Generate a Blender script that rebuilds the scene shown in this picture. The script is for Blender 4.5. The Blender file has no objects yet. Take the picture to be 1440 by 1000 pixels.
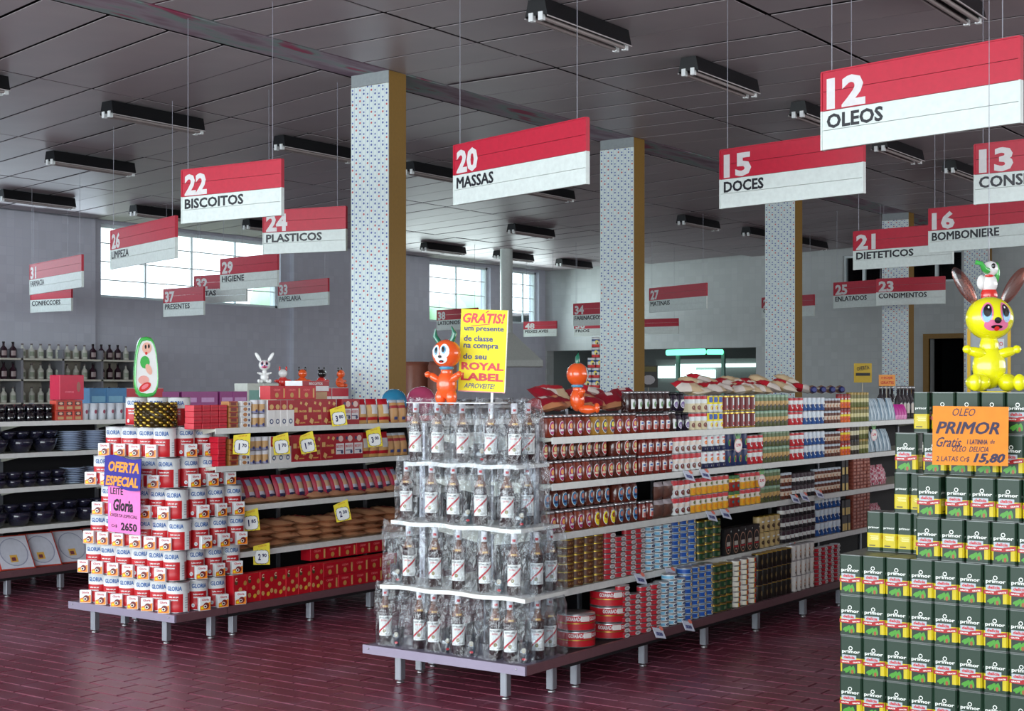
import bpy, math, random
from mathutils import Vector, Matrix
random.seed(7)
R_ = math.radians
# ------------------------------------------------------------------ camera, world, lights, exposure
F = 2026.0; CX = 720.0; HY = 544.0; CAMZ = 1.5
TH = math.atan2(2175 - 720, F); CO, SI = math.cos(TH), math.sin(TH)
scn = bpy.context.scene
COL = scn.collection
cam = bpy.data.objects.new('camera', bpy.data.cameras.new('camera')); COL.objects.link(cam)
cam.location = (0, 0, CAMZ); cam.rotation_euler = (math.pi / 2, 0, TH)
cam.data.sensor_width = 36; cam.data.lens = 36 * F / 1440; cam.data.shift_y = (HY - 500) / 1440
cam.data.clip_end = 300
scn.camera = cam
scn.view_settings.view_transform = 'Standard'; scn.view_settings.look = 'None'
scn.view_settings.gamma = 1; scn.view_settings.use_curve_mapping = False
scn.view_settings.exposure = -0.1
w = bpy.data.worlds.new('sky'); scn.world = w; w.use_nodes = True
wn = w.node_tree.nodes; wl = w.node_tree.links
bg = wn['Background']; bg.inputs[0].default_value = (0.80, 0.93, 1.0, 1); bg.inputs[1].default_value = 3.4


def area(name, loc, rot, sx, sy, power, col):
    l = bpy.data.lights.new(name, 'AREA'); l.shape = 'RECTANGLE'; l.size = sx; l.size_y = sy
    l.energy = power; l.color = col
    o = bpy.data.objects.new(name, l); COL.objects.link(o); o.location = loc; o.rotation_euler = rot
    return o


# daylight through the glazed shop front behind the camera; the side lamp is an added fill that brightens the left wall
area('shop_front_daylight', (-6, -3.2, 2.0), (R_(90), 0, 0), 22, 3.4, 1050, (0.93, 0.985, 1.0))
area('side_fill_light', (5.7, 16.0, 2.6), (R_(78), 0, R_(90)), 20, 2.6, 900, (0.95, 0.98, 1.0))
area('high_window_daylight_left', (-19.6, 12.8, 3.6), (0, R_(-80), 0), 1.4, 5.5, 60, (0.75, 0.9, 1.0))
area('high_window_daylight_rear', (-19.6, 26.0, 3.4), (0, R_(-80), 0), 1.4, 5.5, 140, (0.85, 1.0, 1.0))

# ------------------------------------------------------------------ pixel -> place helpers
def kx(x): return (x - CX) / F
def b_at(x, a): k = kx(x); return -a * (CO + k * SI) / (SI - k * CO)
def a_at(x, b): k = kx(x); return b * (k * CO - SI) / (CO + k * SI)
def dep(a, b): return -SI * a + CO * b
def z_at(y, a, b): return CAMZ + (HY - y) * dep(a, b) / F
def world(x, y, Z):
    X = kx(x) * Z
    return Vector((CO * X - SI * Z, SI * X + CO * Z, CAMZ + (HY - y) * Z / F))
def at_z(x, y, z): return world(x, y, (z - CAMZ) * F / (HY - y))
def proj(p):
    X = CO * p[0] + SI * p[1]; Z = dep(p[0], p[1])
    return CX + F * X / Z, HY - F * (p[2] - CAMZ) / Z, Z

# ------------------------------------------------------------------ materials
MATS = {}
def lin(c):
    return tuple(((v / 255) / 12.92 if v / 255 <= .04045 else ((v / 255 + .055) / 1.055) ** 2.4) for v in c) + (1,)
def M(key, rgb=None, rough=.5, metal=0, noise=.12, scale=30, bump=0, coat=0, alpha=None, emit=None):
    if key in MATS: return MATS[key]
    m = bpy.data.materials.new(key); m.use_nodes = True; MATS[key] = m
    nt = m.node_tree; N = nt.nodes; L = nt.links; P = N['Principled BSDF']
    c = lin(rgb)
    P.inputs['Roughness'].default_value = rough; P.inputs['Metallic'].default_value = metal
    P.inputs['Coat Weight'].default_value = coat
    if emit:
        P.inputs['Base Color'].default_value = c
        P.inputs['Emission Color'].default_value = c; P.inputs['Emission Strength'].default_value = emit
        return m
    tc = N.new('ShaderNodeTexCoord'); no = N.new('ShaderNodeTexNoise'); no.inputs['Scale'].default_value = scale
    no.inputs['Detail'].default_value = 3
    L.new(tc.outputs['Object'], no.inputs['Vector'])
    mx = N.new('ShaderNodeMixRGB'); mx.inputs[1].default_value = tuple(v * (1 - noise) for v in c[:3]) + (1,)
    mx.inputs[2].default_value = tuple(min(1, v * (1 + noise)) for v in c[:3]) + (1,)
    L.new(no.outputs[0], mx.inputs[0]); L.new(mx.outputs[0], P.inputs['Base Color'])
    if bump:
        b = N.new('ShaderNodeBump'); b.inputs['Strength'].default_value = bump; b.inputs['Distance'].default_value = .01
        L.new(no.outputs[0], b.inputs['Height']); L.new(b.outputs[0], P.inputs['Normal'])
    return m
def C(r, g, b, rough=.4, **k): return M('print_%d_%d_%d' % (r, g, b), (r, g, b), rough, **k)

WHITE = C(232, 236, 236); RED = C(196, 22, 40); BLUE = C(30, 84, 170); BLACK = C(18, 18, 24)
NAVY = C(24, 26, 84); YELLOW = C(250, 228, 30); ORANGE = C(250, 140, 30); MAG = C(170, 24, 110)
GREEN = C(52, 150, 50); BROWN = C(96, 44, 28); TAN = C(205, 160, 110); CREAM = C(226, 214, 180)
LBLUE = C(130, 190, 225); GOLD = M('gold_metal', (190, 160, 70), .3, .9); DKGREEN = C(34, 62, 46)
STEEL = M('galvanised_steel', (150, 152, 160), .42, .55, .1, 12); LIDM = M('tin_plate', (190, 190, 192), .28, .9)
SHELFM = M('cream_enamel', (214, 214, 200), .4); BACKM = M('dark_back_panel', (26, 24, 28), .8)
BEAMM = M('enamelled_beam', (150, 140, 160), .38, .35, .08, 9); BEAMS = M('reflection_toned_edge', (112, 78, 84), .45)  # BEAMS: brownish reflection on the side beams put into their colour
PAPER = C(240, 240, 236, .7); RAILM = M('white_rail', (228, 230, 226), .45)

def node_mat(name):
    m = bpy.data.materials.new(name); m.use_nodes = True; MATS[name] = m
    return m, m.node_tree.nodes, m.node_tree.links, m.node_tree.nodes['Principled BSDF']
def math_n(N, L, op, a, b=None):
    n = N.new('ShaderNodeMath'); n.operation = op
    for i, v in enumerate((a, b)):
        if v is None: continue
        if isinstance(v, (int, float)): n.inputs[i].default_value = v
        else: L.new(v, n.inputs[i])
    return n.outputs[0]
# dotted cladding of the columns: rows of red and blue dots on white
def dots_mat():
    m, N, L, P = node_mat('dotted_tile_cladding')
    tc = N.new('ShaderNodeTexCoord'); sx = N.new('ShaderNodeSeparateXYZ'); L.new(tc.outputs['Object'], sx.inputs[0])
    u = math_n(N, L, 'DIVIDE', sx.outputs[0], .048); fu = math_n(N, L, 'FLOOR', u)
    off = math_n(N, L, 'MULTIPLY', fu, .37)
    v = math_n(N, L, 'ADD', math_n(N, L, 'DIVIDE', sx.outputs[2], .105), off); fv = math_n(N, L, 'FLOOR', v)
    du = math_n(N, L, 'ABSOLUTE', math_n(N, L, 'SUBTRACT', math_n(N, L, 'FRACT', u), .5))
    fr = math_n(N, L, 'FRACT', v)
    def dot(c0, rad):
        dv = math_n(N, L, 'MULTIPLY', math_n(N, L, 'SUBTRACT', fr, c0), 2.2)
        d = math_n(N, L, 'ADD', math_n(N, L, 'MULTIPLY', du, du), math_n(N, L, 'MULTIPLY', dv, dv))
        return math_n(N, L, 'LESS_THAN', d, rad * rad)
    d1 = dot(.3, .22); d2 = dot(.62, .19)
    wn_ = N.new('ShaderNodeTexWhiteNoise'); wn_.noise_dimensions = '2D'
    cb = N.new('ShaderNodeCombineXYZ'); L.new(fu, cb.inputs[0]); L.new(fv, cb.inputs[1]); L.new(cb.outputs[0], wn_.inputs[0])
    isr = math_n(N, L, 'LESS_THAN', wn_.outputs[0], .38)
    cr = N.new('ShaderNodeMixRGB'); cr.inputs[1].default_value = lin((84, 104, 168)); cr.inputs[2].default_value = lin((196, 92, 96)); L.new(isr, cr.inputs[0])
    line = math_n(N, L, 'GREATER_THAN', du, .43)
    b0 = N.new('ShaderNodeMixRGB'); b0.inputs[1].default_value = lin((228, 240, 238)); b0.inputs[2].default_value = lin((200, 216, 226)); L.new(line, b0.inputs[0])
    b1 = N.new('ShaderNodeMixRGB'); L.new(d1, b1.inputs[0]); L.new(b0.outputs[0], b1.inputs[1]); L.new(cr.outputs[0], b1.inputs[2])
    b2 = N.new('ShaderNodeMixRGB'); L.new(d2, b2.inputs[0]); L.new(b1.outputs[0], b2.inputs[1]); b2.inputs[2].default_value = lin((84, 110, 176))
    L.new(b2.outputs[0], P.inputs['Base Color']); P.inputs['Roughness'].default_value = .35
    return m
DOTS = dots_mat()
def wall_mat(name, c, c2):
    m, N, L, P = node_mat(name)
    tc = N.new('ShaderNodeTexCoord'); mp = N.new('ShaderNodeMapping'); L.new(tc.outputs['Object'], mp.inputs[0])
    mp.inputs['Rotation'].default_value = (R_(90), 0, 0)
    sx = N.new('ShaderNodeSeparateXYZ'); L.new(tc.outputs['Object'], sx.inputs[0])
    cb = N.new('ShaderNodeCombineXYZ'); L.new(math_n(N, L, 'ADD', sx.outputs[0], sx.outputs[1]), cb.inputs[0]); L.new(sx.outputs[2], cb.inputs[1])
    br = N.new('ShaderNodeTexBrick'); L.new(cb.outputs[0], br.inputs['Vector'])
    br.inputs['Color1'].default_value = lin(c); br.inputs['Color2'].default_value = lin(tuple(int(v * .96) for v in c)); br.inputs['Mortar'].default_value = lin(c2)
    br.inputs['Scale'].default_value = 1; br.inputs['Brick Width'].default_value = .15; br.inputs['Row Height'].default_value = .15
    br.inputs['Mortar Size'].default_value = .006; br.offset = 0
    L.new(br.outputs[0], P.inputs['Base Color']); P.inputs['Roughness'].default_value = .45
    return m
WALL_L = wall_mat('left_wall_tiles', (208, 212, 224), (200, 204, 218))
WALL_B = wall_mat('rear_wall_tiles', (184, 190, 190), (176, 182, 184))
def ceil_mat():
    m, N, L, P = node_mat('ceiling_board')
    tc = N.new('ShaderNodeTexCoord'); oi = N.new('ShaderNodeObjectInfo')
    no = N.new('ShaderNodeTexNoise'); no.inputs['Scale'].default_value = 1.5; L.new(tc.outputs['Object'], no.inputs['Vector'])
    mx = N.new('ShaderNodeMixRGB'); mx.inputs[1].default_value = lin((150, 140, 146)); mx.inputs[2].default_value = lin((170, 160, 162)); L.new(no.outputs[0], mx.inputs[0])
    hs = N.new('ShaderNodeHueSaturation'); L.new(mx.outputs[0], hs.inputs['Color'])
    L.new(math_n(N, L, 'ADD', math_n(N, L, 'MULTIPLY', oi.outputs['Random'], .1), .95), hs.inputs['Value'])
    L.new(hs.outputs[0], P.inputs['Base Color']); P.inputs['Roughness'].default_value = .42
    return m
CEILM = ceil_mat()
def beam_mat():
    m, N, L, P = node_mat('stained_beam_render')
    tc = N.new('ShaderNodeTexCoord'); mp = N.new('ShaderNodeMapping'); mp.inputs['Scale'].default_value = (3.2, .7, 1); L.new(tc.outputs['Object'], mp.inputs[0])
    no = N.new('ShaderNodeTexNoise'); no.inputs['Scale'].default_value = 1.6; no.inputs['Detail'].default_value = 6; L.new(mp.outputs[0], no.inputs['Vector'])
    r = N.new('ShaderNodeValToRGB'); L.new(no.outputs[0], r.inputs[0]); e = r.color_ramp.elements
    e[0].position = .32; e[0].color = lin((120, 96, 112)); e[1].position = .7; e[1].color = lin((160, 60, 92))
    for p, c in ((.42, (140, 120, 132)), (.5, (152, 140, 150)), (.6, (128, 150, 145)), (.64, (146, 96, 114))):
        x = e.new(p); x.color = lin(c)
    L.new(r.outputs[0], P.inputs['Base Color']); P.inputs['Roughness'].default_value = .8
    return m
def floor_mat():
    m, N, L, P = node_mat('red_clay_tile')
    tc = N.new('ShaderNodeTexCoord'); geo = N.new('ShaderNodeNewGeometry')
    no = N.new('ShaderNodeTexNoise'); no.inputs['Scale'].default_value = 1.6; no.inputs['Detail'].default_value = 5; L.new(geo.outputs['Position'], no.inputs['Vector'])
    n2 = N.new('ShaderNodeTexNoise'); n2.inputs['Scale'].default_value = 7.5; L.new(geo.outputs['Position'], n2.inputs['Vector'])
    mx = N.new('ShaderNodeMixRGB'); mx.inputs[1].default_value = lin((100, 46, 62)); mx.inputs[2].default_value = lin((134, 64, 82)); L.new(n2.outputs[0], mx.inputs[0])
    # paler purple blotches by noise
    r = N.new('ShaderNodeValToRGB'); L.new(no.outputs[0], r.inputs[0]); r.color_ramp.elements[0].position = .5; r.color_ramp.elements[1].position = .75
    m2 = N.new('ShaderNodeMixRGB'); L.new(mx.outputs[0], m2.inputs[1]); m2.inputs[2].default_value = lin((176, 136, 158))
    L.new(math_n(N, L, 'MULTIPLY', r.outputs[0], .35), m2.inputs[0]); L.new(m2.outputs[0], P.inputs['Base Color'])
    L.new(math_n(N, L, 'ADD', math_n(N, L, 'MULTIPLY', no.outputs[0], .25), .2), P.inputs['Roughness'])
    b = N.new('ShaderNodeBump'); b.inputs['Strength'].default_value = .25; b.inputs['Distance'].default_value = .004; L.new(n2.outputs[0], b.inputs['Height']); L.new(b.outputs[0], P.inputs['Normal'])
    return m
FLOORM = floor_mat(); GROUT = M('dark_grout', (104, 64, 76), .6)
def film_mat():
    m, N, L, P = node_mat('cellophane'); out = N['Material Output']
    tr = N.new('ShaderNodeBsdfTransparent'); tr.inputs[0].default_value = (.93, .95, .97, 1)
    gl = N.new('ShaderNodeBsdfGlossy'); gl.inputs['Roughness'].default_value = .1; gl.inputs[0].default_value = (1, 1, 1, 1)
    df = N.new('ShaderNodeBsdfDiffuse'); df.inputs[0].default_value = (.8, .84, .88, 1)
    tc = N.new('ShaderNodeTexCoord'); mp = N.new('ShaderNodeMapping'); mp.inputs['Scale'].default_value = (1, 1, .4); mp.inputs['Rotation'].default_value = (.2, .6, 0); L.new(tc.outputs['Object'], mp.inputs[0])
    no = N.new('ShaderNodeTexVoronoi'); no.inputs['Scale'].default_value = 22; L.new(mp.outputs[0], no.inputs['Vector'])
    n2 = N.new('ShaderNodeTexNoise'); n2.inputs['Scale'].default_value = 26; n2.inputs['Detail'].default_value = 3; n2.inputs['Distortion'].default_value = 2.; L.new(mp.outputs[0], n2.inputs['Vector'])
    s = math_n(N, L, 'ADD', no.outputs[0], math_n(N, L, 'MULTIPLY', n2.outputs[0], .6))
    b = N.new('ShaderNodeBump'); b.inputs['Strength'].default_value = 1.; b.inputs['Distance'].default_value = .02; L.new(s, b.inputs['Height'])
    L.new(b.outputs[0], gl.inputs['Normal'])
    lw0 = N.new('ShaderNodeLayerWeight'); lw0.inputs[0].default_value = .5; L.new(b.outputs[0], lw0.inputs['Normal']); LWO = math_n(N, L, 'POWER', lw0.outputs[1], 2.2)
    fac = math_n(N, L, 'MINIMUM', math_n(N, L, 'ADD', math_n(N, L, 'MULTIPLY', LWO, .5), .045), .45)
    cr = N.new('ShaderNodeValToRGB'); L.new(n2.outputs[0], cr.inputs[0]); cr.color_ramp.elements[0].position = .52; cr.color_ramp.elements[1].position = .66
    m1 = N.new('ShaderNodeMixShader'); L.new(math_n(N, L, 'ADD', math_n(N, L, 'MULTIPLY', cr.outputs[0], .12), .015), m1.inputs[0]); L.new(tr.outputs[0], m1.inputs[1]); L.new(df.outputs[0], m1.inputs[2])
    m2 = N.new('ShaderNodeMixShader'); L.new(fac, m2.inputs[0]); L.new(m1.outputs[0], m2.inputs[1]); L.new(gl.outputs[0], m2.inputs[2])
    L.new(m2.outputs[0], out.inputs[0]); return m
FILM = film_mat()
def clear_mat(name, tint, rough=.05, op=.12):
    m, N, L, P = node_mat(name); out = N['Material Output']
    tr = N.new('ShaderNodeBsdfTransparent'); tr.inputs[0].default_value = lin(tint)
    gl = N.new('ShaderNodeBsdfGlossy'); gl.inputs['Roughness'].default_value = rough
    no = N.new('ShaderNodeTexNoise'); no.inputs['Scale'].default_value = 20
    lw = N.new('ShaderNodeLayerWeight'); lw.inputs[0].default_value = .5; fac = math_n(N, L, 'MINIMUM', math_n(N, L, 'ADD', math_n(N, L, 'POWER', lw.outputs[1], 3.), math_n(N, L, 'MULTIPLY', no.outputs[0], op * 2)), .8)
    m2 = N.new('ShaderNodeMixShader'); L.new(fac, m2.inputs[0]); L.new(tr.outputs[0], m2.inputs[1]); L.new(gl.outputs[0], m2.inputs[2])
    L.new(m2.outputs[0], out.inputs[0]); return m
GLASS = clear_mat('clear_glass', (225, 235, 240)); SMOKE = clear_mat('smoky_blue_glass', (120, 120, 160), .08, .14)
PANE = clear_mat('window_glass', (250, 253, 254), .02, .01); EARM = clear_mat('tinted_vinyl', (242, 186, 172), .1, .12)
WHISKY = M('whisky', (40, 9, 11), .12, coat=.6, noise=.05)

# ------------------------------------------------------------------ mesh builder
TXT = {}
def glyphs(s, bold=0., shear=0., res=2, serif=False):
    k = (s, bold, shear, res)
    if k in TXT: return TXT[k]
    cu = bpy.data.curves.new('t', 'FONT'); cu.body = s; cu.size = 1; cu.offset = bold; cu.shear = shear; cu.resolution_u = res
    o = bpy.data.objects.new('t', cu); COL.objects.link(o)
    me = bpy.data.meshes.new_from_object(o.evaluated_get(bpy.context.evaluated_depsgraph_get()))
    v = [(p.co.x, p.co.y) for p in me.vertices]; f = [tuple(p.vertices) for p in me.polygons]
    bpy.data.objects.remove(o); bpy.data.curves.remove(cu); bpy.data.meshes.remove(me)
    if v:
        x0 = min(p[0] for p in v); x1 = max(p[0] for p in v); y0 = min(p[1] for p in v); y1 = max(p[1] for p in v)
        v = [((p[0] - x0) / (x1 - x0), (p[1] - y0) / (y1 - y0)) for p in v]
    TXT[k] = (v, f); return TXT[k]


class MB:
    def __init__(s): s.v = []; s.f = []; s.m = []; s.mats = []; s.sm = []
    def mi(s, m):
        if m not in s.mats: s.mats.append(m)
        return s.mats.index(m)
    def add(s, vs, fs, m, smooth=False):
        o = len(s.v); s.v += [tuple(p) for p in vs]
        i = None if callable(m) else s.mi(m)
        for n, f in enumerate(fs):
            s.f.append([o + q for q in f]); s.m.append(s.mi(m(n)) if i is None else i); s.sm.append(smooth)
        return s
    def box(s, x0, x1, y0, y1, z0, z1, m, ch=0):
        if not ch:
            vs = [(x, y, z) for z in (z0, z1) for x, y in ((x0, y0), (x1, y0), (x1, y1), (x0, y1))]
            return s.add(vs, [(3, 2, 1, 0), (4, 5, 6, 7), (0, 1, 5, 4), (1, 2, 6, 5), (2, 3, 7, 6), (3, 0, 4, 7)], m)
        ring = [(x0 + ch, y0), (x1 - ch, y0), (x1, y0 + ch), (x1, y1 - ch), (x1 - ch, y1), (x0 + ch, y1), (x0, y1 - ch), (x0, y0 + ch)]
        vs = [(x, y, z) for z in (z0, z1) for x, y in ring]
        return s.add(vs, [tuple(range(7, -1, -1)), tuple(range(8, 16))] + [(i, (i + 1) % 8, (i + 1) % 8 + 8, i + 8) for i in range(8)], m)
    def chbox(s, c, d, m, ch, rot=None):     # box with all edges chamfered
        hx, hy, hz = d[0] / 2, d[1] / 2, d[2] / 2; vs = []
        for sx in (-1, 1):
            for sy in (-1, 1):
                for sz in (-1, 1):
                    vs += [(sx * (hx - ch), sy * (hy - ch), sz * hz), (sx * (hx - ch), sy * hy, sz * (hz - ch)), (sx * hx, sy * (hy - ch), sz * (hz - ch))]
        import bmesh
        bm = bmesh.new(); [bm.verts.new(v) for v in vs]; bmesh.ops.convex_hull(bm, input=bm.verts); bm.verts.ensure_lookup_table(); bm.verts.index_update()
        vv = [(rot @ v.co if rot else v.co) + Vector(c) for v in bm.verts]; ff = [tuple(q.index for q in f.verts) for f in bm.faces]; bm.free()
        return s.add(vv, ff, m)
    def lathe(s, prof, m, n=16, c=(0, 0, 0), sx=1., sy=1., smooth=True, cap=True, a0=0.):
        vs = []; fs = []; k = len(prof)
        for (r, z) in prof:
            for i in range(n):
                t = 2 * math.pi * i / n + a0; vs.append((c[0] + sx * r * math.cos(t), c[1] + sy * r * math.sin(t), c[2] + z))
        mm = []
        for j in range(k - 1):
            for i in range(n):
                fs.append((j * n + i, j * n + (i + 1) % n, (j + 1) * n + (i + 1) % n, (j + 1) * n + i)); mm.append(m(i, j) if callable(m) else m)
        s.add(vs, fs, lambda q: mm[q], smooth)
        if cap:
            m0 = m(0, 0) if callable(m) else m; m1 = m(0, k - 2) if callable(m) else m; o = len(s.v) - len(vs)
            for idx, mt, rev in ((0, m0, True), (k - 1, m1, False)):
                if prof[idx][0] > 1e-5:
                    f = [o + idx * n + i for i in range(n)]; s.f.append(f[::-1] if rev else f); s.m.append(s.mi(mt)); s.sm.append(False)
        return s
    def ell(s, c, r, m, n=16, k=10, rot=None, fn=None):
        vs = []; fs = []
        for j in range(k + 1):
            p = math.pi * j / k
            for i in range(n):
                t = 2 * math.pi * i / n
                v = Vector((r[0] * math.sin(p) * math.cos(t), r[1] * math.sin(p) * math.sin(t), -r[2] * math.cos(p)))
                if fn: v = fn(v)
                if rot: v = rot @ v
                vs.append(v + Vector(c))
        for j in range(k):
            for i in range(n): fs.append((j * n + i, j * n + (i + 1) % n, (j + 1) * n + (i + 1) % n, (j + 1) * n + i))
        return s.add(vs, fs, m, True)
    def tube(s, pts, rad, m, n=8):
        pts = [Vector(p) for p in pts]; vs = []; fs = []
        if not isinstance(rad, (list, tuple)): rad = [rad] * len(pts)
        for i, p in enumerate(pts):
            d = (pts[min(i + 1, len(pts) - 1)] - pts[max(i - 1, 0)]).normalized()
            u = d.cross(Vector((0, 0, 1)) if abs(d.z) < .9 else Vector((1, 0, 0))).normalized(); q = d.cross(u)
            for j in range(n):
                t = 2 * math.pi * j / n; vs.append(p + rad[i] * (math.cos(t) * u + math.sin(t) * q))
        for i in range(len(pts) - 1):
            for j in range(n): fs.append((i * n + j, i * n + (j + 1) % n, (i + 1) * n + (j + 1) % n, (i + 1) * n + j))
        s.add(vs, fs, m, True); e = len(pts) - 1
        s.add(vs, [tuple(range(n))[::-1], tuple(e * n + j for j in range(n))], m); return s
    def quad(s, pts, m): return s.add(pts, [tuple(range(len(pts)))], m)
    def mapped(s, pts2, fs, m, fn): return s.add([fn(*p) for p in pts2], fs, m)
    # flat printing on the plane y=yo (facing -Y) or wrapped on a cylinder of radius R around z
    def pf(s, yo=None, R=None, ang=0.):
        if R is None: return lambda x, z: (x, yo, z)
        return lambda x, z: (R * math.sin(x / R + ang), -R * math.cos(x / R + ang), z)
    def text(s, t, x, z, wd, ht, m, yo=None, R=None, ang=0., bold=.01, shear=0., rot=0.):
        c, sn = math.cos(rot), math.sin(rot); multi = bold > .008 and any(ch in 'MNWmnw' for ch in t)
        v, f = glyphs(t, 0 if multi else bold * 1.25, shear)
        sh = ((0, 0),) if not multi else ((-1, -1), (1, 1), (-1, 1), (1, -1))
        for k, (q, q2) in enumerate(sh):
            fn = s.pf(None if yo is None else yo - .00025 * k, None if R is None else R + .00025 * k, ang)
            def g(px, pz):
                e = bold * ht * 1.6 if multi else 0
                dx = (px - .5) * (wd - 2 * e) + q * e; dz = (pz - .5) * (ht - 1.2 * e) + q2 * e * .6
                return fn(x + dx * c - dz * sn, z + dx * sn + dz * c)
            s.mapped(v, f, m, g)
        return s
    def disc(s, x, z, rx, rz, m, yo=None, R=None, ang=0., n=14, rot=0.):
        fn = s.pf(yo, R, ang); c, sn = math.cos(rot), math.sin(rot)
        pts = []
        for i in range(n):
            dx = rx * math.cos(2 * math.pi * i / n); dz = rz * math.sin(2 * math.pi * i / n)
            pts.append((x + dx * c - dz * sn, z + dx * sn + dz * c))
        if R is None: return s.add([fn(*p) for p in pts], [tuple(range(n))], m)
        return s.add([fn(*p) for p in pts], [(i, i + 1, n - 2 - i, n - 1 - i) for i in range(n // 2 - 1)], m)
    def rect(s, x0, x1, z0, z1, m, yo=None, R=None, ang=0., seg=1, sk=0.):
        fn = s.pf(yo, R, ang)
        for i in range(seg):
            xa = x0 + (x1 - x0) * i / seg; xb = x0 + (x1 - x0) * (i + 1) / seg
            ka = sk * (xa - x0); kb = sk * (xb - x0)
            s.add([fn(xa, z0 + ka), fn(xb, z0 + kb), fn(xb, z1 + kb), fn(xa, z1 + ka)], [(0, 1, 2, 3)], m)
        return s
    def mesh(s, name):
        me = bpy.data.meshes.new(name); me.from_pydata(s.v, [], s.f)
        for m in s.mats: me.materials.append(m)
        me.polygons.foreach_set('material_index', s.m); me.polygons.foreach_set('use_smooth', s.sm)
        me.update(); return me
    def build(s, name, parent=None, loc=(0, 0, 0), rz=0., label=None, cat=None, group=None, kind=None):
        return obj(name, s.mesh(name), parent, loc, rz, label, cat, group, kind)

def obj(name, me, parent=None, loc=(0, 0, 0), rz=0., label=None, cat=None, group=None, kind=None, rot=None):
    o = bpy.data.objects.new(name, me); COL.objects.link(o); o.location = loc
    o.rotation_euler = rot if rot else (0, 0, rz)
    if parent: o.parent = parent
    if label: o['label'] = label
    if cat: o['category'] = cat
    if group: o['group'] = group
    if kind: o['kind'] = kind
    return o
def thing(name, label, cat, loc=(0, 0, 0), rz=0., group=None, rot=None): return obj(name, None, None, loc, rz, label, cat, group, None, rot)

class Proto:
    """first entry = the thing's own mesh, further entries = its parts"""
    def __init__(s, name, cat, root, parts=(), w=.08, d=.08, h=.1, desc=''):
        s.name = name; s.cat = cat; s.root = root.mesh(name) if root else None
        s.parts = [(n, p.mesh(n)) for n, p in parts]; s.w, s.d, s.h, s.desc = w, d, h, desc
    def place(s, loc, rz, label, group=None, rot=None, sc=None):
        if len(label.split()) > 16: label = label.replace(' gondola', '').replace(' with', ',', 1).replace(' layer up', ' layer')
        if len(label.split()) > 16: print('LONG', label)
        o = obj(s.name, s.root, None, loc, rz, label, s.cat, group, None, rot)
        if sc: o.scale = sc
        for n, me in s.parts: obj(n, me, o)
        return o
ORD = ['first', 'second', 'third', 'fourth', 'fifth', 'sixth', 'seventh', 'eighth', 'ninth', 'tenth', 'eleventh', 'twelfth', 'thirteenth', 'fourteenth', 'fifteenth', 'sixteenth', 'seventeenth', 'eighteenth', 'nineteenth', 'twentieth'] + ['%dth' % i for i in range(21, 60)]
def colname(i, n):
    if n == 1: return ''
    if i == 0: return 'leftmost'
    if i == n - 1: return 'rightmost'
    return ORD[i] + ' from left'
def layname(j, n):
    if n == 1: return ''
    if n == 2: return ('lower', 'upper')[j]
    return 'bottom' if j == 0 else 'topmost' if j == n - 1 else ORD[j] + ' layer up'
def mk(*p): return ', '.join(q for q in p if q)

# ------------------------------------------------------------------ the setting
AW, BW, AB = -20.1, 29.4, -9.16      # left wall, rear wall, beam line
def zc(a): return 4.5 - (.0155 * (-9.4 - a) if a < -9.4 else 0)
A1 = 6.0; B0 = -3.5

fl = MB().box(AW, A1, B0, BW + 6, -.2, -.006, GROUT).build('floor', kind='structure')
# clay tiles: rows run along a; the 300 nearest in view are single tiles
TW, TD = .24, .12
near = []; far = MB()
def tile_geo(x0, x1, y0, y1, h=0.):
    c = .004
    return [(x0, y0, -.006), (x1, y0, -.006), (x1, y1, -.006), (x0, y1, -.006), (x0 + c, y0 + c, h), (x1 - c, y0 + c, h), (x1 - c, y1 - c, h), (x0 + c, y1 - c, h)], [(4, 5, 6, 7), (0, 1, 5, 4), (1, 2, 6, 5), (2, 3, 7, 6), (3, 0, 4, 7)]
for j in range(int(11.5 / TD)):
    y0 = 3.6 + j * TD
    for i in range(int(13 / TW)):
        x0 = -12.6 + i * TW + (TW / 2 if j % 2 else 0)
        px, py, Z = proj((x0 + TW / 2, y0 + TD / 2, 0))
        if not (-60 < px < 1500 and 800 < py < 1030): continue
        under = any(a0 < x0 + .12 < a1 and y0 > 5.75 for a0, a1 in ((-4.8, -4.0), (-7.3, -6.5), (-2.4, 0)))
        if py < 1000 and 0 < px < 1440 and not under: near.append((Z, x0, y0))
        else: far.add(*tile_geo(x0 + .003, x0 + TW - .003, y0 + .003, y0 + TD - .003), FLOORM)
near.sort()
vs, fs = tile_geo(-TW / 2 + .003, TW / 2 - .003, -TD / 2 + .003, TD / 2 - .003)
tme = MB().add(vs, fs, FLOORM).mesh('floor_tile')
for n, (Z, x0, y0) in enumerate(near):
    if n < 300: obj('floor_tile', tme, fl, (x0 + TW / 2, y0 + TD / 2, random.uniform(-.0012, .0008)))
    else: far.add(*tile_geo(x0 + .003, x0 + TW - .003, y0 + .003, y0 + TD - .003, random.uniform(-.001, .0008)), FLOORM)
far.build('floor_tiles_beyond', fl, kind='stuff')
MB().box(AW, -12.62, B0, BW + 6, -.006, 0, FLOORM).box(-12.62, A1, 15.2, BW + 6, -.006, 0, FLOORM).box(.4, A1, B0, 15.2, -.006, 0, FLOORM).box(-12.62, .4, B0, 3.58, -.006, 0, FLOORM).build('floor_tiles_plain', fl, kind='stuff')

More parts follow.
